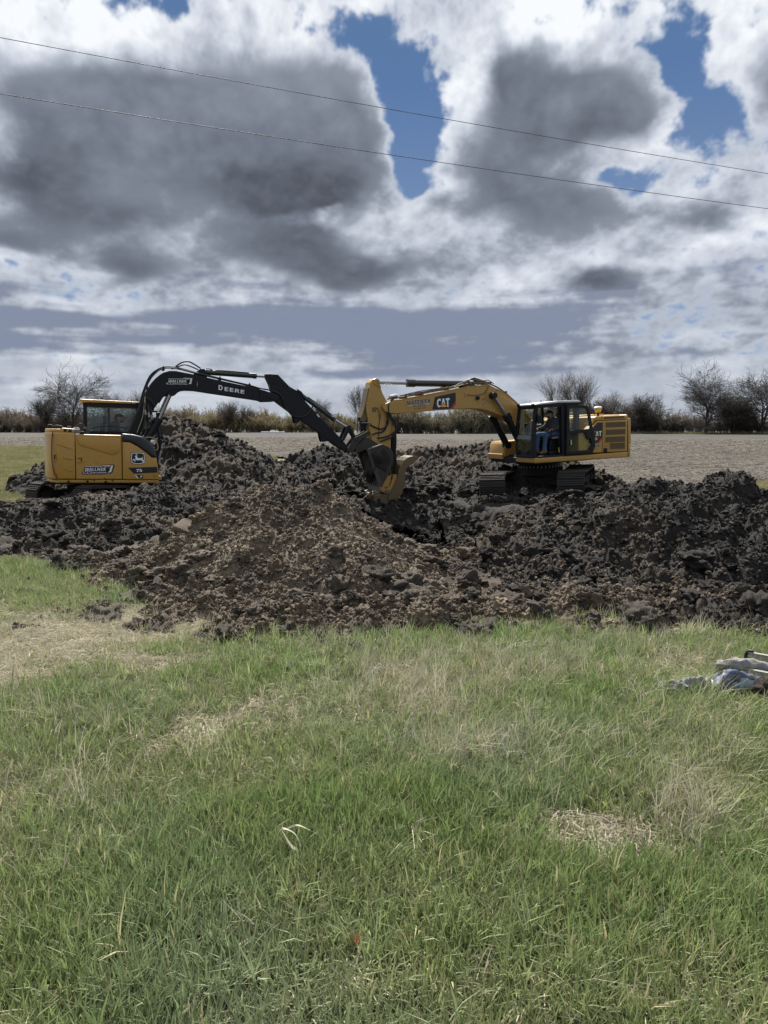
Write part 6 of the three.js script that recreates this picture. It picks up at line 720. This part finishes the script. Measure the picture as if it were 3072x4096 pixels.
{ const t = thing('orange_tape', 'torn orange marking tape caught low in the green grass', 'tape'); t.position.set(-0.09, land(-0.09, -2.17) + 0.06, -2.17); for (let i = 0; i < 4; i++) part(t, 'tape_shred', ribbon([[i * 0.009 - 0.02, 0.0, 0.005 * (i % 2)], [i * 0.010 - 0.018, 0.02, 0.004], [i * 0.011 - 0.016, 0.035 + 0.004 * (i % 3), -0.004]], 0.003, i), M({ color: rgb(0.55, 0.13, 0.05), roughness: 0.5 })); }
{ const s = tag(new THREE.Mesh(mg(box(-3.2, 3.2, 0, 0.35, -0.8, 0.8, 0.1), box(-0.6, 0.6, 0.3, 0.75, -0.4, 0.4, 0.1)), M({ color: rgb(0.72, 0.73, 0.74), roughness: 0.7 })), 'low white patch far out on the field, under the black arm', 'debris'); s.name = 'white_debris'; s.position.set(-31, land(-31, -205) + 0.05, -205); scene.add(s); }

{ const t = thing('grass_tuft', 'bright yellow green tuft beside the round straw patch', 'grass tuft'); t.position.set(0.94, land(0.94, -3.04), -3.04); const mt = MP({ color: rgb(0.30, 0.33, 0.03), roughness: 1, transmission: 0.35, thickness: 0 }), r = rng(66); for (let i = 0; i < 38; i++) { const a = r() * 6.28, q = 0.035 * Math.sqrt(r()), h = 0.06 + r() * 0.06; part(t, 'leaf_blade', ribbon([[Math.cos(a) * q, 0, Math.sin(a) * q], [Math.cos(a) * q * 1.3, h * 0.6, Math.sin(a) * q * 1.3], [Math.cos(a) * q * 2.2, h, Math.sin(a) * q * 2.2]], 0.0028, r()), mt); } }
// ---------------------------------------------------------------- grass, straw and thatch
function tuftGeo(seed, blades, spread, h0, h1, w, flop) {
  const r = rng(seed), pos = [], idx = [], nor = [];
  for (let b = 0; b < blades; b++) {
    const a = r() * 6.2832, R = spread * Math.sqrt(r()), bx = Math.cos(a) * R, bz = Math.sin(a) * R, h = lerp(h0, h1, r()), la = r() * 6.2832, lean = h * flop * (0.25 + r()), fw = w * (0.6 + 0.7 * r()), sa = la + 1.57 + (r() - 0.5), sx = Math.cos(sa), sz = Math.sin(sa), base = pos.length / 3, K = 3;
    for (let i = 0; i <= K; i++) { const t = i / K, l = lean * t * t, x = bx + Math.cos(la) * l, z = bz + Math.sin(la) * l, y = h * (t - 0.22 * flop * t * t), ww = fw * (i === K ? 0.08 : 1 - 0.45 * t); pos.push(x - sx * ww, y, z - sz * ww, x + sx * ww, y, z + sz * ww); const n = V3(-sz, 0.35, sx).normalize(); nor.push(n.x, n.y, n.z, n.x, n.y, n.z); if (i < K) idx.push(base + i * 2, base + i * 2 + 1, base + i * 2 + 2, base + i * 2 + 1, base + i * 2 + 3, base + i * 2 + 2); }
  }
  const g = new THREE.BufferGeometry(); g.setAttribute('position', new THREE.BufferAttribute(new Float32Array(pos), 3)); g.setAttribute('normal', new THREE.BufferAttribute(new Float32Array(nor), 3)); g.setIndex(idx); return g;
}
function strewGeo(seed, n, R, L, w) {                    // straw lying every which way
  const r = rng(seed), pos = [], idx = [];
  for (let b = 0; b < n; b++) { const x = (r() - 0.5) * 2 * R, z = (r() - 0.5) * 2 * R, a = r() * 6.28, l = L * (0.4 + r()), y0 = 0.004 + r() * 0.02, y1 = 0.004 + r() * 0.03, dx = Math.cos(a) * l, dz = Math.sin(a) * l, sx = -Math.sin(a) * w, sz = Math.cos(a) * w, base = pos.length / 3, my = (y0 + y1) / 2 + r() * 0.012, k = (r() - 0.5) * 0.3; pos.push(x - sx, y0, z - sz, x + sx, y0 + 0.002, z + sz, x + dx * 0.5 - sx + dz * k, my, z + dz * 0.5 - sz - dx * k, x + dx * 0.5 + sx + dz * k, my + 0.002, z + dz * 0.5 + sz - dx * k, x + dx, y1, z + dz, x + dx + sx * 0.3, y1, z + dz + sz * 0.3); for (const q of [0, 1, 2, 1, 3, 2, 2, 3, 4, 3, 5, 4]) idx.push(base + q); }
  const g = new THREE.BufferGeometry(); g.setAttribute('position', new THREE.BufferAttribute(new Float32Array(pos), 3)); g.setIndex(idx); g.computeVertexNormals(); return g;
}
const bladeMat = MP({ color: 0xffffff, roughness: 1, transmission: 0.32, thickness: 0, specularIntensity: 0.3, clearcoat: 0.45, clearcoatRoughness: 0.38 }), strawMat = MP({ color: 0xffffff, roughness: 1, transmission: 0.25, thickness: 0, specularIntensity: 0.4 });
const lushAt = (x, z) => clamp(0.5 + noise(x * 0.55 + 4, 2, z * 0.8) * 0.9 + noise(x * 2.1, 7, z * 2.1) * 0.45);
const CLUMPS = [[0.66, -4.95, 0.34, 0.2], [0.88, -4.85, 0.22, 0.2], [0.16, -4.75, 0.2, 0.16], [1.33, -3.06, 0.10, 0.12], [-1.52, -2.85, 0.16, 0.35], [0.42, -3.62, 0.1, 0.1], [0.98, -3.6, 0.35, 0.14], [1.6, -3.9, 0.3, 0.25], [-1.9, -3.9, 0.35, 0.3], [0.1, -5.3, 0.5, 0.2], [1.7, -5.0, 0.5, 0.25], [0.3, -4.3, 0.2, 0.12], [2.6, -5.6, 0.4, 0.3], [0.55, -5.5, 0.5, 0.2]];
function scatter(name, label, geos, mat, n, pick, seed) {
  const root = thing(name, label, name.replace(/_/g, ' ')); root.userData.kind = 'stuff';
  geos.forEach((g, v) => { const r = rng(seed + v * 13), m = Math.floor(n / geos.length), im = new THREE.InstancedMesh(g, mat, m), o = new THREE.Object3D(), c = new THREE.Color(); let k = 0, t = 0; while (k < m && t++ < m * 14) { const q = pick(r); if (!q) continue; o.position.set(q.x, land(q.x, q.z) + (name === 'crop_litter' ? 0.12 : -0.004), q.z); o.rotation.set((q.tilt ?? 0) * (r() - 0.5) + (q.lx ?? 0), q.yaw ?? r() * 6.28, (q.tilt ?? 0) * (r() - 0.5) + (q.lz ?? 0)); o.scale.set(q.s, q.s * q.h, q.s); o.updateMatrix(); im.setMatrixAt(k, o.matrix); im.setColorAt(k, c.setRGB(...q.c)); k++; } im.count = k; im.name = name + '_tufts'; im.userData.kind = 'stuff'; root.add(im); });
  return root;
}
const wedge = (r, d0, d1, pow = 1) => { const d = Math.sqrt(lerp(d0 * d0, d1 * d1, Math.pow(r(), pow))), in0 = 0.56 * d + 0.35; let x = (r() * 2 - 1) * in0; if (r() < 0.26) x = Math.sign(x) * (in0 + r() * 2.7); return [x, -d]; };
const farther = (z) => 0.16 + 0.84 * sst(2.1, 4.8, -z);
const free = (x, z) => 1 - (z < -5.2 ? soilAmount(x, z) : 0);
const greens = [...Array(4)].map((_, i) => tuftGeo(50 + i, 12, 0.05, 0.04, 0.12, 0.0030, 0.35 + 0.13 * i)), tallGreens = [...Array(2)].map((_, i) => tuftGeo(70 + i, 8, 0.045, 0.08, 0.165, 0.0038, 0.55));
const green = (x, z, r) => { const L = lushAt(x, z), b = noise(x * 0.9 + 9, 1, z * 0.9); let c = mix3([0.255, 0.285, 0.13], [0.188, 0.262, 0.09], L); c = mix3(c, [0.24, 0.29, 0.19], clamp(b * 1.2) * 0.7); if (r() < 0.07) c = [0.40, 0.36, 0.21]; const k = 0.75 + r() * 0.55; return c.map((v) => v * k); };
scatter('grass', 'green spring grass covering the foreground', greens, bladeMat, 50000, (r) => { const [x, z] = wedge(r, 0.9, 10.5, 1.15), st = strawAt(x, z) * (0.55 + 0.45 * farther(z)), ba = spot(BARE, x, z); if (r() > free(x, z) * (1.05 - st * 1.25) * (1 - ba * 1.15)) return; const L = lushAt(x, z); return { x, z, s: 0.85 + r() * 0.4 + sst(5, 10, -z) * 0.25, h: (0.55 + L * 0.5 + r() * 0.3) * (1 - st * 0.55) * lerp(0.72, 1.12, sst(5.2, 2.4, -z)), tilt: 0.3, lx: noise(x * 1.2, 3, z * 1.2) * 0.36, lz: noise(x * 1.2, 9, z * 1.2) * 0.36, c: green(x, z, r) }; }, 100);
scatter('tall_grass', 'longer coarse grass blades standing out of the foreground turf', tallGreens, bladeMat, 6500, (r) => { const [x, z] = wedge(r, 0.9, 9), st = strawAt(x, z); if (r() > free(x, z) * (0.9 - st * 1.2) * lushAt(x, z) * (1 - spot(BARE, x, z))) return; return { x, z, s: 0.8 + r() * 0.45, h: 0.7 + r() * 0.5, tilt: 0.5, c: green(x, z, r).map((v) => v * 1.1) }; }, 140);
const dry = (r) => { const k = 0.7 + r() * 0.5; return mix3([0.45, 0.405, 0.27], [0.62, 0.59, 0.47], r()).map((v) => v * k); };
scatter('dry_grass', 'pale dead grass stalks mixed through the green turf', [tuftGeo(90, 10, 0.06, 0.05, 0.15, 0.0014, 1.0), tuftGeo(91, 8, 0.05, 0.08, 0.19, 0.0013, 0.9)], strawMat, 6500, (r) => { let x, z, cl = 0; if (r() < 0.05) { const q = CLUMPS[Math.floor(r() * CLUMPS.length)]; const g = () => (r() + r() + r() - 1.5) * 2.6; x = q[0] + g() * q[2]; z = q[1] + g() * q[3]; cl = 1; } else [x, z] = wedge(r, 0.9, 10); const st = strawAt(x, z); if (r() > free(x, z) * (cl ? 1 : (0.26 + st * 0.6) * farther(z))) return; return { x, z, s: 0.8 + r() * 0.4 + cl * 0.15, h: 0.6 + r() * 0.6 + cl * 0.2, tilt: 0.9 - cl * 0.4, c: dry(r) }; }, 180);
const strew = [...Array(4)].map((_, i) => strewGeo(120 + i, 11, 0.055, 0.10, 0.0017));
scatter('straw', 'flattened dry straw and thatch lying between the grass', strew, strawMat, 28000, (r) => { const [x, z] = wedge(r, 0.9, 10.5), st = strawAt(x, z), ba = spot(BARE, x, z); if (r() > free(x, z) * (0.26 + st * 1.1 + ba * 0.4) * (0.2 + 0.8 * farther(z))) return; return { x, z, s: 0.7 + r() * 0.6, h: 0.8 + r() * 0.8, tilt: 0.25, c: mix3(dry(r), [0.22, 0.18, 0.125], r() * 0.7) }; }, 220);
// turf beyond: the strip left of the machines and the verge of the field
const farTufts = [tuftGeo(130, 16, 0.14, 0.06, 0.16, 0.005, 0.7), tuftGeo(131, 16, 0.14, 0.06, 0.16, 0.005, 0.9)];
scatter('verge_grass', 'grass strip with wheel ruts beside the tilled field', farTufts, bladeMat, 30000, (r) => { const left = r() < 0.8, d = left ? Math.sqrt(lerp(100, 70 * 70, Math.pow(r(), 1.7))) : lerp(24, 33, r()), x = left ? -0.60 * d + r() * (0.45 * d) : lerp(13.5, 26, r()), z = -d; if (x > -3 && left) return; if (inField(x, z - 0.5) || (x > -12 && x < 12 && soilAmount(x, z) > 0.3)) return; const rut = Math.abs(Math.sin((x * 0.85 + z * 0.5) * 0.9)), n = noise(x * 0.4, 1, z * 0.8); const c = mix3([0.15, 0.18, 0.062], [0.34, 0.30, 0.17], clamp(0.5 + n * 0.8 + sst(0.9, 1, rut) * 0.5)), k = 0.8 + r() * 0.45; return { x, z, s: 0.8 + sst(12, 60, d) * 1.6, h: 0.8 + r() * 0.5, tilt: 0.3, c: c.map((v) => v * k) }; }, 260);
scatter('field_edge_grass', 'green and straw coloured strip at the far edge of the field', [tuftGeo(140, 14, 0.5, 0.3, 1.0, 0.03, 0.5)], bladeMat, 2600, (r) => { const x = lerp(62, 140, r()), d = 212 + r() * 6 - (x > 84 ? (x - 84) * 0.5 : 0); return { x, z: -d, s: 1, h: 0.6 + r() * 0.6, c: mix3([0.11, 0.14, 0.045], [0.26, 0.23, 0.14], r()) }; }, 280);
// stubble and crop litter on the tilled field
scatter('crop_litter', 'pale stubble and crop litter scattered over the tilled field', [strewGeo(150, 9, 0.4, 0.34, 0.012), strewGeo(151, 9, 0.4, 0.28, 0.012)], strawMat, 22000, (r) => { const d = Math.sqrt(lerp(27 * 27, 120 * 120, Math.pow(r(), 1.8))), x = (r() * 2 - 1) * 0.6 * d, z = -d; if (!inField(x, z)) return; return { x, z, s: 0.8 + r() * 0.6 + sst(40, 110, d) * 0.9, h: 2.2, y: 0, c: mix3([0.085, 0.073, 0.06], [0.20, 0.175, 0.145], r()) }; }, 320);
scene.traverse((o) => { if (o.isMesh) { o.castShadow = true; o.receiveShadow = true; } });
renderer.render(scene, camera);
